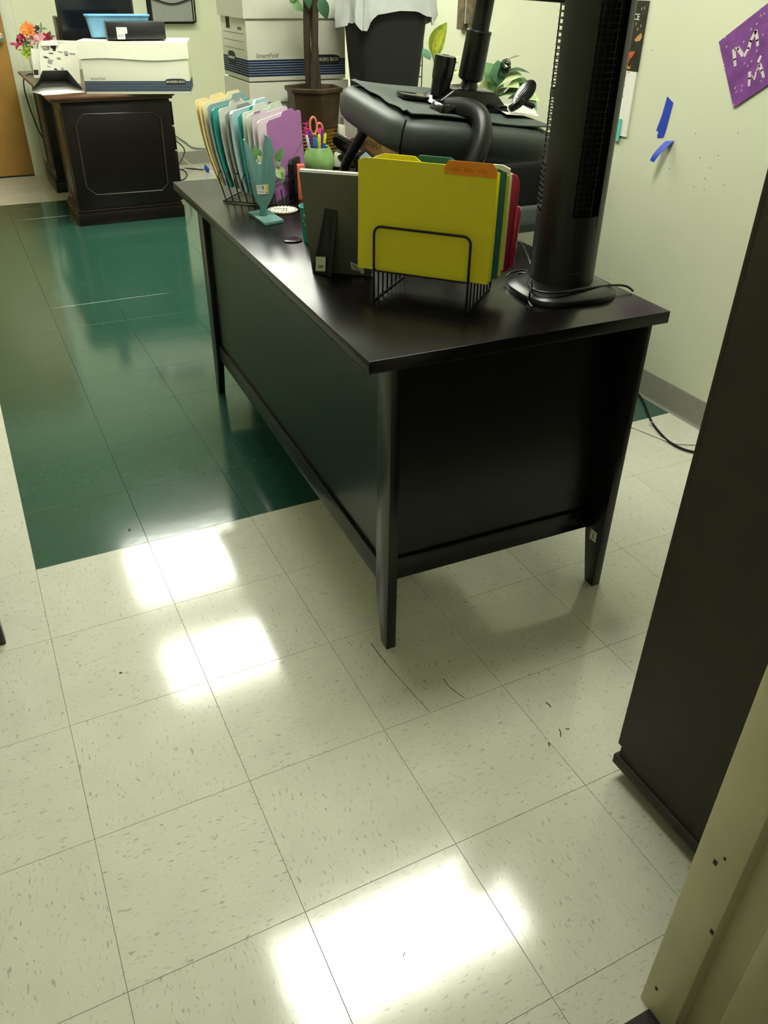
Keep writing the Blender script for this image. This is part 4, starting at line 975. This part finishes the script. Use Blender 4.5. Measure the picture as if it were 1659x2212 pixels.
for a, c_, w, mt in (((1075, 170), (1125, 120), .018, m_leaf_dk), ((1085, 165), (1145, 158), .016, m_leaf_dk), ((1070, 180), (1050, 135), .05, m_leaf), ((1080, 185), (1075, 130), .045, m_leaf_dk), ((1075, 195), (1130, 165), .055, m_leaf_pale), ((1080, 205), (1122, 190), .05, m_leaf_pale), ((1085, 205), (1150, 205), .055, m_leaf), ((1100, 210), (1165, 218), .05, m_leaf_pale), ((1060, 200), (1045, 160), .05, m_leaf_pale), ((1065, 205), (1085, 175), .055, m_leaf), ((1095, 190), (1140, 175), .04, m_leaf), ((1060, 190), (1030, 185), .04, m_leaf), ((1110, 205), (1160, 240), .05, m_leaf)):
    b = B(); leaf(b, px2(*a), px2(*c_, 2.05 + random.uniform(-.03, .03)), w * 1.5, -CF + UPV * random.uniform(.1, .6), .12); b.obj('leaf', mt, tp2, world=True)
tw = B()
for k in range(9):
    c_ = px2(1092, 143); r_ = .026 + .002 * math.sin(k * 2.3)
    tw.tube([c_ + Vector((.006 * math.sin(k * 1.7), r_ * math.cos(a), .016 * math.sin(a) + (k - 4) * .0022)) for a in [2 * math.pi * j / 14 for j in range(14)]], .0018, 5, closed=True)
tw.obj('twig_wreath', mat('dark_twig', '3f4430', .7), tp2, world=True)
for q_ in ((1075, 170), (1085, 190), (1070, 195)): B().tube([pt2 + UPV * .11, px2(*q_)], .003, 5).obj('stem', m_stem, tp2, world=True)
mc = B().box((-.02, -.02, 0), (.02, .02, .24)); mc.v = [v + Vector((1.93, 1.115, TZ)) for v in mc.v]
anchored(mc, 'wood_block', mat('pale_wood', 'c8a868', .6, var=.1), 'upright pale wooden block between the chair and the houseplant', 'block', bevel=.003)
# low cabinet by the wall with a wire basket
lc = thing('low_cabinet', 'low dark cabinet against the right wall behind the side table', 'cabinet', (2.13, 2.05, 0))
B().box((1.99, 1.76, .02), (2.26, 2.36, .74)).obj('carcass', m_mahog, lc, world=True, bevel=.003)
B().box((1.97, 1.74, .74), (2.265, 2.38, .757)).obj('cabinet_top', m_mahog, lc, world=True, bevel=.002)
for y0 in (1.78, 2.07): B().box((1.978, y0, .06), (1.99, y0 + .27, .70)).obj('door', m_mahog, lc, world=True, bevel=.002)
for y0 in (2.03, 2.09): B().lathe([(.008, 0), (.010, .01), (0, .014)], (1.978, y0, .42), 10, M=Matrix.Rotation(-math.pi / 2, 3, 'Y')).obj('knob', m_chrome, lc, world=True)
B().box((1.99, 1.80, 0), (2.24, 2.32, .02)).obj('plinth', m_black, lc, world=True)
wb_ = thing('wire_rack', 'tall black wire rack standing on the low cabinet behind the waste bin', 'wire rack', (2.12, 2.0, .757))
b = B(); x0, x1, y0, y1, z0, z1 = 2.04, 2.22, 1.96, 2.2, .759, 1.34
for k in range(13):
    z = z0 + (z1 - z0) * k / 12; b.tube([(x0, y0, z), (x1, y0, z), (x1, y1, z), (x0, y1, z)], .0022, 5, closed=True)
for x_, y_ in ((x0, y0), (x0 + .06, y0), (x0 + .12, y0), (x1, y0), (x1, y1), (x0, y1), (x0, y0 + .08), (x0, y0 + .16)): b.tube([(x_, y_, z0), (x_, y_, z1)], .0026, 5)
b.obj('wire_frame', m_wire, wb_, world=True)
b = B()
for k in range(6): b.tube([(x0, y0, z0 + k * .1), (x0 + .09, y0, z0 + k * .1 + .09)], .002, 5)
b.obj('wire_brace', m_wire, wb_, world=True)

# ================================================================== things on the right wall
wpq = thing('wall_plaque', 'rustic wooden plaque with a pale centre strip hanging on the right wall', 'wall decor', (XR - .012, 1.65, 1.4))
B().box((XR - .024, 1.655, 1.165), (XR, 1.715, 1.62)).obj('plank', mat('rustic_bark', '6f6248', .8, var=.4, vscale=30, bump=.5, bscale=40), wpq, world=True, bevel=.004)
B().box((XR - .024, 1.585, 1.19), (XR, 1.643, 1.62)).obj('plank', mat('rustic_bark', '6f6248'), wpq, world=True, bevel=.004)
B().box((XR - .018, 1.643, 1.19), (XR, 1.655, 1.62)).obj('centre_strip', m_paper, wpq, world=True)
# calendar
cal = thing('wall_calendar', 'wall calendar with dark koi picture partly hidden behind the tower fan', 'calendar', (XR - .003, .65, 1.1))
cy0, cy1 = .495, .80
B().box((XR - .005, cy0, 1.095), (XR - .001, cy1, 1.305)).obj('picture_page', mat('koi_pond', '2c2c20', .4, var=.5, vscale=40), cal, world=True, smooth=0)
B().box((XR - .006, cy0 + .002, .886), (XR - .001, cy1, 1.094)).obj('date_page', m_paper, cal, world=True, smooth=0)
MC = frame((XR - .0055, 0, 0), (0, -1, 0), (0, 0, 1))      # text frame on the wall: x to the right as seen from the room
def wtext(body, size, y, z, d=.0062): return text_b(body, size, Matrix.Translation((XR - d, y, z)) @ frame((0, 0, 0), (0, -1, 0), (0, 0, 1)))
pc_ = PX(1378, 37, XR); wtext('CE', .026, pc_.y, pc_.z, .0056).obj('lettering', m_paper, cal, world=True, smooth=0)
for k, (px, py) in enumerate(((1355, 163), (1351, 186), (1347, 208), (1342, 231))):
    p = PX(px, py, XR); wtext(str((1, 9, 16, 23)[k]) if k else '1', .010, p.y, p.z, .0066).obj('date_print', m_grey_print, cal, world=True, smooth=0)
p = PX(1361, 156, XR); wtext('Sat', .006, p.y, p.z, .0066).obj('date_print', m_grey_print, cal, world=True, smooth=0)
def blob(pts, mt, nm, parent, d=.0056):
    b = B().prism([Vector((XR - d, PX(px, py, XR).y, PX(px, py, XR).z)) for px, py in pts], (-.0004, 0, 0)); b.obj(nm, mt, parent, world=True, smooth=0)
m_koi = mat('koi_orange', 'b8502c', .5, var=.3, vscale=80); m_koi2 = mat('koi_pale', 'b98a58', .5, var=.2)
blob(((1373, 86), (1380, 78), (1388, 71), (1390, 80), (1385, 88), (1376, 90)), m_koi2, 'koi', cal)
blob(((1356, 128), (1360, 116), (1367, 110), (1376, 112), (1370, 120), (1363, 130), (1360, 138), (1355, 140)), m_koi, 'koi', cal)
blob(((1352, 142), (1357, 138), (1362, 146), (1365, 140), (1364, 149), (1353, 148)), mat('koi_yellow', 'c08a2c', .5), 'koi', cal)
for px, py in ((1388, 18), (1394, 16), (1376, 50), (1369, 55), (1386, 55), (1379, 62), (1366, 65)):
    blob(((px, py), (px + 2, py - 3), (px + 2.5, py + 1), (px + 1, py + 5)), m_koi2 if py > 60 else m_greyfold, 'water_glint', cal)
s0 = [PX(px, py, XR - .008) for px, py in ((1324, 256), (1344, 257), (1336, 305), (1323, 304))]
anchored(B().prism([Vector((XR - .008, p.y, p.z)) for p in s0], (-.0006, 0, 0)), 'sticky_note', mat('teal_sticky', '62c0b0', .7), 'teal sticky note hanging from the bottom of the calendar', 'sticky note', 'teal sticky notes on the wall calendar', smooth=0)
s0 = [PX(px, py, XR) for px, py in ((1338, 285), (1349, 288), (1342, 297), (1336, 298))]
anchored(B().prism([Vector((XR - .002, p.y, p.z)) for p in s0], (-.0006, 0, 0)), 'sticky_note', mat('dark_teal_sticky', '2f7a68', .7), 'darker teal sticky note mostly tucked behind the calendar corner', 'sticky note', 'teal sticky notes on the wall calendar', smooth=0)
# blue painter's tape
def wp_(px, py, d=.0008): p = PX(px, py, XR); return Vector((XR - d, p.y, p.z))
ta = [(1442, 208), (1455, 222), (1438, 285), (1433, 297), (1421, 298), (1420, 293), (1423, 285), (1418, 282), (1430, 250)]
anchored(B().prism([wp_(*q_) for q_ in ta], (-.0005, 0, 0)), 'painters_tape', m_bluetape, 'long strip of blue painter\'s tape stuck on the right wall', 'tape', 'blue tape on the right wall', smooth=0)
tb0, tb1, tb2, tb3 = wp_(1438, 305), wp_(1457, 304, .002), wp_(1432, 349, .03), wp_(1425, 345, .028)
def curl(u, v):
    a = tb0.lerp(tb1, u); c_ = tb3.lerp(tb2, u); p = a.lerp(c_, v); p.x -= .02 * math.sin(v * 2.2) * (1 - .3 * u); return p
anchored(B().sheet(curl, 4, 8, .0006), 'painters_tape', m_bluetape, 'short curled piece of blue painter\'s tape peeling off the right wall', 'tape', 'blue tape on the right wall')
# purple painted sheet
pa_ = thing('purple_painting', 'tilted purple painted sheet with white brush letters on the right wall', 'painting', (XR - .004, .0, 1.15))
k0 = wp_(1555, 90, .004); k1 = wp_(1587, 233, .004); dn = (k1 - k0); dn2 = Vector((0, -dn.z, dn.y)).normalized(); dn2 = dn2 if dn2.z > 0 else -dn2
sheet_q = [k0, k1, k1 + dn2 * .262, k0 + dn2 * .262]
B().prism([q_ + Vector((.001, 0, 0)) for q_ in sheet_q], (-.002, 0, 0)).obj('sheet', mat('purple_paint', '7a4288', .45, var=.25, vscale=22), pa_, world=True, smooth=0)
m_wp = mat('white_paint', 'd2c4c8', .6, var=.1, vscale=200)
def strk(pts, w):
    """brush stroke through pixel points on the wall"""
    b = B(); P_ = [wp_(1540 + x / 9.218, y / 9.218, .0054) for x, y in pts]
    for i, (a, c_) in enumerate(zip(P_, P_[1:])):
        d_ = (c_ - a).normalized(); n_ = Vector((0, -d_.z, d_.y)) * w * random.uniform(.8, 1.15); a2 = a - d_ * w * .4; c2 = c_ + d_ * w * .4
        b.prism([a2 - n_, c2 - n_ * .9, c2 + n_ * .9, a2 + n_], (-.0005, 0, 0))
    b.obj('brush_stroke', m_wp, pa_, world=True, smooth=0)
strk([(445, 990), (460, 1180), (470, 1300)], .0058); strk([(470, 980), (530, 965), (620, 1100)], .0058); strk([(650, 1110), (740, 960), (780, 820), (880, 620)], .0058); strk([(880, 620), (915, 800), (915, 900)], .0058)
strk([(760, 1440), (755, 1560), (745, 1700)], .0058); strk([(800, 1500), (840, 1560)], .002); strk([(850, 1580), (890, 1420), (960, 1300)], .003); strk([(960, 1290), (1000, 1400), (1035, 1530)], .0058); strk([(930, 1230), (980, 1120)], .004)
for x, y in ((300, 930), (640, 830), (790, 580), (905, 475), (800, 1215), (660, 1260), (720, 1310), (900, 1010), (490, 1825), (600, 1800), (470, 1750), (990, 1610), (1050, 270), (980, 310), (1030, 690), (245, 1290), (260, 1370), (165, 940), (270, 750), (440, 2080), (400, 2040), (370, 1900), (610, 1700)):
    strk([(x - 10, y + 17), (x + 10, y - 17)], .0013)

# ================================================================== tall dark cabinet beside the doorway
cx = .985; tc_ = thing('tall_cabinet', 'tall dark brown cabinet just inside the doorway', 'cabinet', (1.4, -1.4, 0))
B().box((cx, -1.585, .058), (1.86, -1.222, 1.95)).obj('carcass', mat('dark_brown_laminate', '2e271b', .6, spec=.3, var=.12, vscale=16), tc_, world=True, bevel=.002)
B().box((cx - .006, -1.588, .034), (1.866, -1.214, .058)).obj('bottom_board', mat('dark_brown_laminate', '1d1915'), tc_, world=True, bevel=.002)
for x_, y_ in ((cx + .045, -1.262), (1.82, -1.262), (cx + .045, -1.545), (1.82, -1.545)): B().lathe([(.026, 0), (.03, .01), (.03, .036)], (x_, y_, 0), 20).obj('foot', mat('grey_foot', '6c6a60', .5), tc_, world=True)
for k in range(2): B().box((cx + .01 + k * .432, -1.222, .07), (cx + .435 + k * .432, -1.204, 1.94)).obj('door', mat('dark_brown_laminate', '1d1915'), tc_, world=True, bevel=.002)
for k in (-.03, .03): B().box((cx + .437 + k - .006, -1.204, 1.0), (cx + .437 + k + .006, -1.19, 1.14)).obj('handle', m_chrome, tc_, world=True, bevel=.003)

# ================================================================== wooden side chair at the left edge (one leg in view)
sc0 = Vector((-.115, -.262, 0)); wc = thing('wooden_chair', 'dark brown wooden chair at the left edge, one leg in view', 'chair', sc0)
m_bw = mat('brown_wood', '2c1a10', .4, var=.2, vscale=20)
for dx, dy, hgt in ((0, 0, .44), (0, .40, .44), (-.42, 0, .86), (-.42, .40, .86)):
    a = sc0 + Vector((dx, dy, 0)); B().hexa([a + Vector(v) for v in ((-.016, -.016, 0), (.016, -.016, 0), (.016, .016, 0), (-.016, .016, 0))], [a + Vector((-.02, -.02, hgt)), a + Vector((.02, -.02, hgt)), a + Vector((.02, .02, hgt)), a + Vector((-.02, .02, hgt))]).obj('leg', m_bw, wc, world=True, bevel=.003)
a = sc0; B().box((a.x - .45, a.y - .03, .44), (a.x + .03, a.y + .43, .48)).obj('seat', m_bw, wc, world=True, bevel=.008)
for z_ in (.60, .72, .82): B().box((a.x - .435, a.y + .01, z_), (a.x - .415, a.y + .39, z_ + .05)).obj('back_slat', m_bw, wc, world=True, bevel=.004)
for y_ in (0, .4): B().box((a.x - .41, a.y + y_ - .01, .16), (a.x - .01, a.y + y_ + .01, .19)).obj('stretcher', m_bw, wc, world=True, bevel=.003)

# ================================================================== mahogany desk at the far end
FZt = .75; FX0, FX1, FY0, FY1 = .70, 1.352, 3.655, 5.16
fd = thing('mahogany_desk', 'dark mahogany pedestal desk at the far end of the room', 'desk', ((FX0 + FX1) / 2, (FY0 + FY1) / 2, 0))
tpb = B().box((FX0 - .075, FY0 - .075, FZt - .018), (FX1 + .02, FY1 + .05, FZt)).obj('desk_top', mat('mahogany_top', '5a3c28', .3, var=.15, vscale=14), fd, world=True, bevel=.004)
B().box((FX0 - .06, FY0 - .06, FZt - .034), (FX1 + .01, FY1 + .04, FZt - .018)).obj('top_moulding', m_mahog_edge, fd, world=True, bevel=.005)
def pedestal(y0, y1):
    p = B().box((FX0, y0, .09), (FX1, y1, FZt - .034)).obj('pedestal', m_mahog, fd, world=True, bevel=.002)
    B().box((FX0 - .018, y0 - .018, .0), (FX1 + .012, y1 + .018, .075)).obj('plinth', m_mahog, fd, world=True, bevel=.004)
    B().box((FX0 - .010, y0 - .010, .075), (FX1 + .006, y1 + .010, .092)).obj('plinth_moulding', m_mahog, fd, world=True, bevel=.005)
    for z0_, z1_ in ((.10, .40), (.41, .545), (.555, .69)):
        d_ = B().box((FX1, y0 + .012, z0_), (FX1 + .018, y1 - .012, z1_)).obj('drawer', m_mahog, fd, world=True, bevel=.004)
        B().tube(smooth_path([(FX1 + .018, (y0 + y1) / 2 - .05, (z0_ + z1_) / 2), (FX1 + .03, (y0 + y1) / 2, (z0_ + z1_) / 2 - .008), (FX1 + .018, (y0 + y1) / 2 + .05, (z0_ + z1_) / 2)], 4), .004, 6).obj('pull', m_chrome, d_, world=True)
    # moulded side panel towards the door
    rect = [(FX0 - .001, y0 + .05, .15), (FX0 - .001, y1 - .05, .15), (FX0 - .001, y1 - .05, .66), (FX0 - .001, y0 + .05, .66)]
    B().tube(rect, .006, 6, closed=True).obj('side_moulding', m_mahog_edge, fd, world=True)
pedestal(FY0, 4.10); pedestal(4.70, FY1)
B().box((FX0 + .06, 4.10, .18), (FX0 + .078, 4.70, FZt - .034)).obj('modesty_panel', m_mahog, fd, world=True)
oct_ = [PY(x, y, FY0 - .001) for x, y in ((179, 247), (328, 242), (347, 256), (363, 396), (350, 411), (209, 421), (187, 405), (163.5, 267))]
B().tube(oct_, .0045, 6, closed=True).obj('panel_moulding', mat('moulding_sheen', '3a2c22', .3), fd, world=True)
# storage box on it
b2 = storage_box(PZ(187, 204, FZt), math.radians(-17.5), .615, .31, .27, .085, 'long white storage box with blue stripes on the mahogany desk', end=False, crumple=.006)
M2 = WM[b2.name]
# black product carton on the lid
kM = M2 @ Matrix.Translation((.17, .02, .283)) @ Matrix.Rotation(math.radians(11), 4, 'Z')
kb_ = thing('black_carton', 'flat black product carton with white labels on top of the long storage box', 'box', M=kM)
B().box((0, 0, 0), (.335, .16, .088)).obj('carton', mat('black_card', '17181a', .35), kb_, bevel=.002)
B().box((-.001, .01, .01), (0, .15, .078)).obj('side_print', m_grey_print, kb_, smooth=0)
B().box((.055, -.001, .03), (.115, 0, .062)).obj('white_label', m_label, kb_, smooth=0); B().box((.055, -.001, .002), (.10, 0, .030)).obj('white_label', m_paper, kb_, smooth=0)
b = B()
for k in range(7): b.box((.06 + k * .005, -.0016, .012), (.0622 + k * .005, -.001, .026))
b.obj('barcode', m_ink, kb_, smooth=0)
text_b('PRINTER' if False else '....', .02, Matrix.Translation((.29, -.001, .045)) @ frame((0, 0, 0), (0, 0, 1), (-1, 0, 0))).obj('small_print', m_grey_print, kb_, smooth=0)
# blue plastic tub behind it
tM = M2 @ Matrix.Translation((.03, .19, .283)) @ Matrix.Rotation(math.radians(10), 4, 'Z')
tu = thing('blue_tub', 'translucent blue plastic tub behind the black carton', 'tub', M=tM)
loft(B(), [[v + Vector((.19, .06, 0)) for v in rrect(.165, .05, 0)], [v + Vector((.19, .06, 0)) for v in rrect(.185, .062, .11)], [v + Vector((.19, .06, 0)) for v in rrect(.178, .056, .11)], [v + Vector((.19, .06, 0)) for v in rrect(.16, .046, .004)]], True, True).obj('body', mat('blue_plastic', '6fa3c4', .3, var=.1, vscale=20), tu, smooth=50)
loft(B(), [[v + Vector((.19, .06, 0)) for v in rrect(.192, .068, .108)], [v + Vector((.19, .06, 0)) for v in rrect(.192, .068, .118)]]).obj('lid', mat('blue_lid', '5f9fd0', .3), tu, smooth=50, bevel=.002)
# monitor
mo = thing('monitor', 'large black computer monitor on the mahogany desk', 'monitor', (1.12, 4.40, FZt))
xa0, xa1 = .868, 1.352
B().box((xa0, 4.36, .90), (xa1, 4.385, 1.27)).obj('bezel', m_black, mo, world=True, bevel=.003)
B().box((xa0 + .012, 4.357, .915), (xa1 - .012, 4.361, 1.258)).obj('screen', mat('dark_screen', '0b0e14', .12), mo, world=True, smooth=0)
B().cyl((1.11, 4.40, FZt + .01), (1.11, 4.40, .95), .03, n=16).obj('stand', m_black, mo, world=True)
B().lathe([(.12, 0), (.12, .008), (.03, .016), (0, .016)], (1.11, 4.40, FZt), 28).obj('stand_foot', m_black, mo, world=True)
anchored(B().box((.885, 4.58, FZt), (.915, 4.78, 1.11)), 'black_speaker', m_black, 'narrow black upright case behind the monitor', 'speaker', bevel=.003)
# bouquet
fl = Vector((.73, 4.86, FZt)); bq = thing('flower_bouquet', 'artificial flower bouquet in a white vase on the mahogany desk', 'flowers', fl)
B().lathe([(.03, 0), (.04, .05), (.042, .11), (.036, .115), (0, .11)], fl, 20).obj('vase', m_board, bq, world=True)
def fp_(px, py, dy=0): return PY(px, py, fl.y - .03 + dy)
def flower(c_, r, n_, mt, nm, elong=1.0, w=.4):
    hd_ = B().lathe([(0, -.005), (.005, 0), (0, .005)], c_, 8).obj('flower_head' if nm == 'petal' else 'leaf_cluster', mt, bq, world=True)
    for k in range(n_):
        a = 2 * math.pi * k / n_ + random.uniform(-.1, .1); tl = random.uniform(.1, .9)
        d_ = (CR * math.cos(a) - CD * math.sin(a) - CF * tl * .6).normalized(); b = B(); leaf(b, c_, c_ + d_ * r * elong, r * w, -CF, .1, .1, 6); b.obj(nm, mt, hd_, world=True)
random.seed(9)
flower(fp_(61, 66), .062, 16, mat('orange_petal', 'e8853a', .5, var=.2), 'petal', 1, .35); flower(fp_(61, 66, -.01), .04, 12, mat('orange_petal', 'e8853a'), 'petal', 1, .4)
flower(fp_(84, 82), .05, 6, mat('pink_petal', 'dba2a4', .5, var=.1), 'petal', 1.1, .75); flower(fp_(72, 88), .04, 4, mat('pink_petal', 'dba2a4'), 'petal', 1.3, .6)
flower(fp_(102, 84), .045, 6, mat('crimson_petal', '9c2044', .5, var=.2), 'petal', 1.1, .6); flower(fp_(46, 82), .035, 7, mat('crimson_petal', '9c2044'), 'petal', 1.0, .6); flower(fp_(40, 97), .045, 4, mat('crimson_petal', '9c2044'), 'petal', 1.3, .5); flower(fp_(80, 63), .03, 7, mat('plum_petal', '3c2238', .5), 'petal', 1, .5)
for px, py in ((55, 92), (60, 102), (52, 110), (66, 108), (62, 120), (72, 112), (56, 98), (68, 96), (110, 80), (90, 62), (58, 116)):
    flower(fp_(px, py, .02), .035, 4, random.choice((m_leaf, m_leaf_var, m_leaf_pale)), 'leaf', 1.2, .4)
for px, py in ((61, 66), (84, 82), (46, 82), (62, 105)): B().tube([fl + UPV * .1, fp_(px, py, .005)], .0025, 5).obj('stem', m_stem, bq, world=True)
# printed cards, binder and visor
def card(nm, quad, Y, th, mt, lab, cat, marks=()):
    P_ = [PY(px, py, Y) for px, py in quad]; low = min(p.z for p in P_)
    t = thing(nm, lab, cat, Vector((sum(p.x for p in P_) / 4, Y, low)))
    B().prism(P_, (0, th, 0)).obj('card', mt, t, world=True, smooth=0)
    for k, (u0, v0, u1, v1, mm) in enumerate(marks):
        f_ = lambda u, v: P_[3].lerp(P_[2], u).lerp(P_[0].lerp(P_[1], u), v)
        B().prism([f_(u0, v0) + Vector((0, -.0004, 0)), f_(u1, v0) + Vector((0, -.0004, 0)), f_(u1, v1) + Vector((0, -.0004, 0)), f_(u0, v1) + Vector((0, -.0004, 0))], (0, -.0004, 0)).obj('print', mm, t, world=True, smooth=0)
    return t
random.seed(4)
mk_ = [(random.uniform(.05, .8), random.uniform(.05, .85), 0, 0, random.choice((m_ink, m_greyfold, m_grey_print))) for _ in range(22)]
mk_ = [(u, v, min(.97, u + random.uniform(.04, .16)), min(.97, v + random.uniform(.02, .10)), m_) for u, v, _, _, m_ in mk_]
card('card_holder', ((83, 93), (166, 93), (176, 190), (88, 158)), 4.25, .004, m_label, 'stand of printed black and white cards behind the visor', 'cards', mk_)
card('greeting_card', ((88, 88), (126, 87), (125, 98), (89, 99)), 4.24, .002, m_paper, 'white card at the top of the printed cards', 'card')
card('maroon_folder', ((126, 87), (166, 88), (166, 100), (124, 98)), 4.262, .01, mat('maroon_card', '7a1f3a', .5), 'maroon folder standing behind the printed cards', 'folder', ((.02, .55, .98, 1.0, m_label),))
card('small_calendar', ((66, 105), (84, 106), (88, 168), (74, 168)), 4.42, .03, m_label, 'cream desk calendar block left of the printed cards', 'calendar', ((.05, .1, .7, .28, m_ink),))
vq = PZ(120, 192, FZt)
vi = thing('visor_hat', 'black and white sun visor lying on the corner of the mahogany desk', 'hat', vq)
def brim(u, v):
    A_ = [PZ(66, 197, FZt + .006), PZ(90, 186, FZt + .02), PZ(140, 184, FZt + .022), PZ(182, 198, FZt + .006)]
    Bt = [PY(82, 178, 3.72), PY(92, 153, 3.74), PY(145, 152, 3.74), PY(168, 180, 3.72)]
    k = u * 3; i = min(2, int(k)); t = k - i; a = A_[i].lerp(A_[i + 1], t); b_ = Bt[i].lerp(Bt[i + 1], t); p = a.lerp(b_, v); return p
B().sheet(lambda u, v: brim(u, .28 + .72 * v), 12, 6, .003).obj('crown_band', mat('visor_black', '1b1c1e', .6), vi, world=True)
B().sheet(lambda u, v: brim(u, .15 + .13 * v) - Vector((0, .003, 0)), 12, 3, .003).obj('grey_band', m_greyfold, vi, world=True)
def brim2(u, v):
    a = [PZ(66, 198, FZt + .004), PZ(86, 203, FZt + .005), PZ(135, 202, FZt + .005), PZ(184, 200, FZt + .004)]
    k = u * 3; i = min(2, int(k)); t = k - i; return a[i].lerp(a[i + 1], t).lerp(brim(u, .15), v)
B().sheet(brim2, 12, 4, .003).obj('brim', m_paper, vi, world=True)
pp_ = [PZ(90, 206, FZt + .0005), PZ(150, 203, FZt + .0005), PZ(178, 198, FZt + .0005), PZ(100, 196, FZt + .0005)]
anchored(B().prism(pp_, (0, 0, .003)), 'paper_stack', m_paper, 'thin stack of white paper under the visor', 'papers')
# wall file pocket on the far wall
wfp = thing('wall_file_pocket', 'black wire wall file with grey papers on the far wall', 'file holder', (1.84, YF, 1.03))
x0, x1 = 1.665, 2.015; z0 = 1.035
b = B()
for x_ in (x0, x1): b.tube([(x_, YF - .004, 1.42), (x_, YF - .006, z0), (x_, YF - .07, z0 + .01), (x_, YF - .085, 1.42)], .006, 6)
b.tube([(x0, YF - .006, z0), (x1, YF - .006, z0)], .005, 6); b.tube([(x0, YF - .07, z0 + .01), (x1, YF - .07, z0 + .01)], .005, 6)
b.tube(smooth_path([(x0, YF - .082, 1.21), (x0 + .06, YF - .082, 1.19), (x0 + .175, YF - .082, 1.165), (x1 - .06, YF - .082, 1.19), (x1, YF - .082, 1.21)], 5), .005, 6)
b.obj('wire_frame', m_wire, wfp, world=True)
B().box((x0, YF - .004, z0), (x1, YF - .001, 1.42)).obj('back_plate', mat('dark_mesh', '3a3c38', .6), wfp, world=True)
for k in range(3): 
    b = B().box((x0 + .02 + .006 * k, YF - .066 + k * .016, z0 + .012), (x1 - .02 - .01 * k, YF - .058 + k * .016, 1.30 + .03 * k))
    anchored(b, 'file_papers', (m_greyfold, m_whitefold, m_paper)[k], ('grey folder at the front of the wall file', 'pale folder in the middle of the wall file', 'white papers at the back of the wall file')[k], 'papers', smooth=0)
# cables by the far desk
def cable(nm, pts, r, mt, lab, cat='cable'):
    return anchored(B().tube(smooth_path(pts, 6), r, 6), nm, mt, lab, cat)
yc = 4.9
cable('black_cable', [PY(375, 300, 4.6), PY(397, 320, 4.7), PY(396, 338, 4.8), PZ(385, 362, .006), PZ(410, 364, .004), PZ(440, 367, .004)], .005, m_black, 'black cable looping beside the mahogany desk drawers')
cable('black_cable', [PZ(384, 366, .004), PZ(396, 367, .004), PZ(404, 377, .004), PZ(398, 387, .004), PZ(389, 390, .004)], .005, m_black, 'short black cable coil on the floor by the mahogany desk')
cable('white_cable', [PY(381, 322, 4.7), PY(398, 345, 4.9), PZ(425, 362, .004), PZ(452, 371, .004), PZ(480, 369, .004)], .005, m_label, 'white cable running down to the floor beside mahogany desk')
cable('grey_cable', [PY(376, 291, YF - .02), PY(400, 307, YF - .015), PY(415, 318, YF - .012), PY(440, 321, YF - .012), PY(490, 321, YF - .012)], .0045, mat('grey_blue_cable', '6a6c78', .5), 'thin grey cable along the far wall')
cable('black_cable', [PZ(75, 160, FZt + .004), PZ(58, 162, FZt + .004), PY(51, 178, 4.9), PY(60, 220, 5.0), PY(85, 285, 5.2), PY(108, 318, 5.3)], .005, m_black, 'black cable hanging off the door side of the mahogany desk')
bt_ = [PZ(446, 371, .002), PZ(452, 372, .002), PY(452, 365, 4.98), PY(443, 355, 4.98), PY(441, 365, 4.98)]
anchored(B().prism(bt_, (0, .004, .002)), 'cable_tape', m_bluetape, 'scrap of blue tape round the cables near the far wall', 'tape', smooth=0)
# cords on the floor by the right wall
cable('power_cord', [PZ(1380, 852, .006), PZ(1390, 868, .006), PZ(1400, 893, .006), PZ(1412, 918, .006), PZ(1440, 950, .006), PZ(1470, 968, .006), PZ(1500, 977, .006), PZ(1540, 985, .006)], .0045, m_black, 'black power cord on the cream tiles by the right wall')
cable('network_cable', [PZ(1355, 918, .004), PZ(1380, 928, .004), PZ(1430, 948, .004), PZ(1455, 957, .004), PZ(1500, 960, .004), PZ(1540, 961, .004)], .0028, m_label, 'thin white cord crossing the black cord by right wall')
tie = anchored(B().tube([PZ(1406, 915, .009) + Vector((.009 * math.cos(a), .009 * math.sin(a) * .6, .004 * math.sin(a))) for a in [2 * math.pi * k / 12 for k in range(12)]], .0015, 5, closed=True), 'cord_tie', m_label, 'small white tie round the black power cord', 'cable tie')
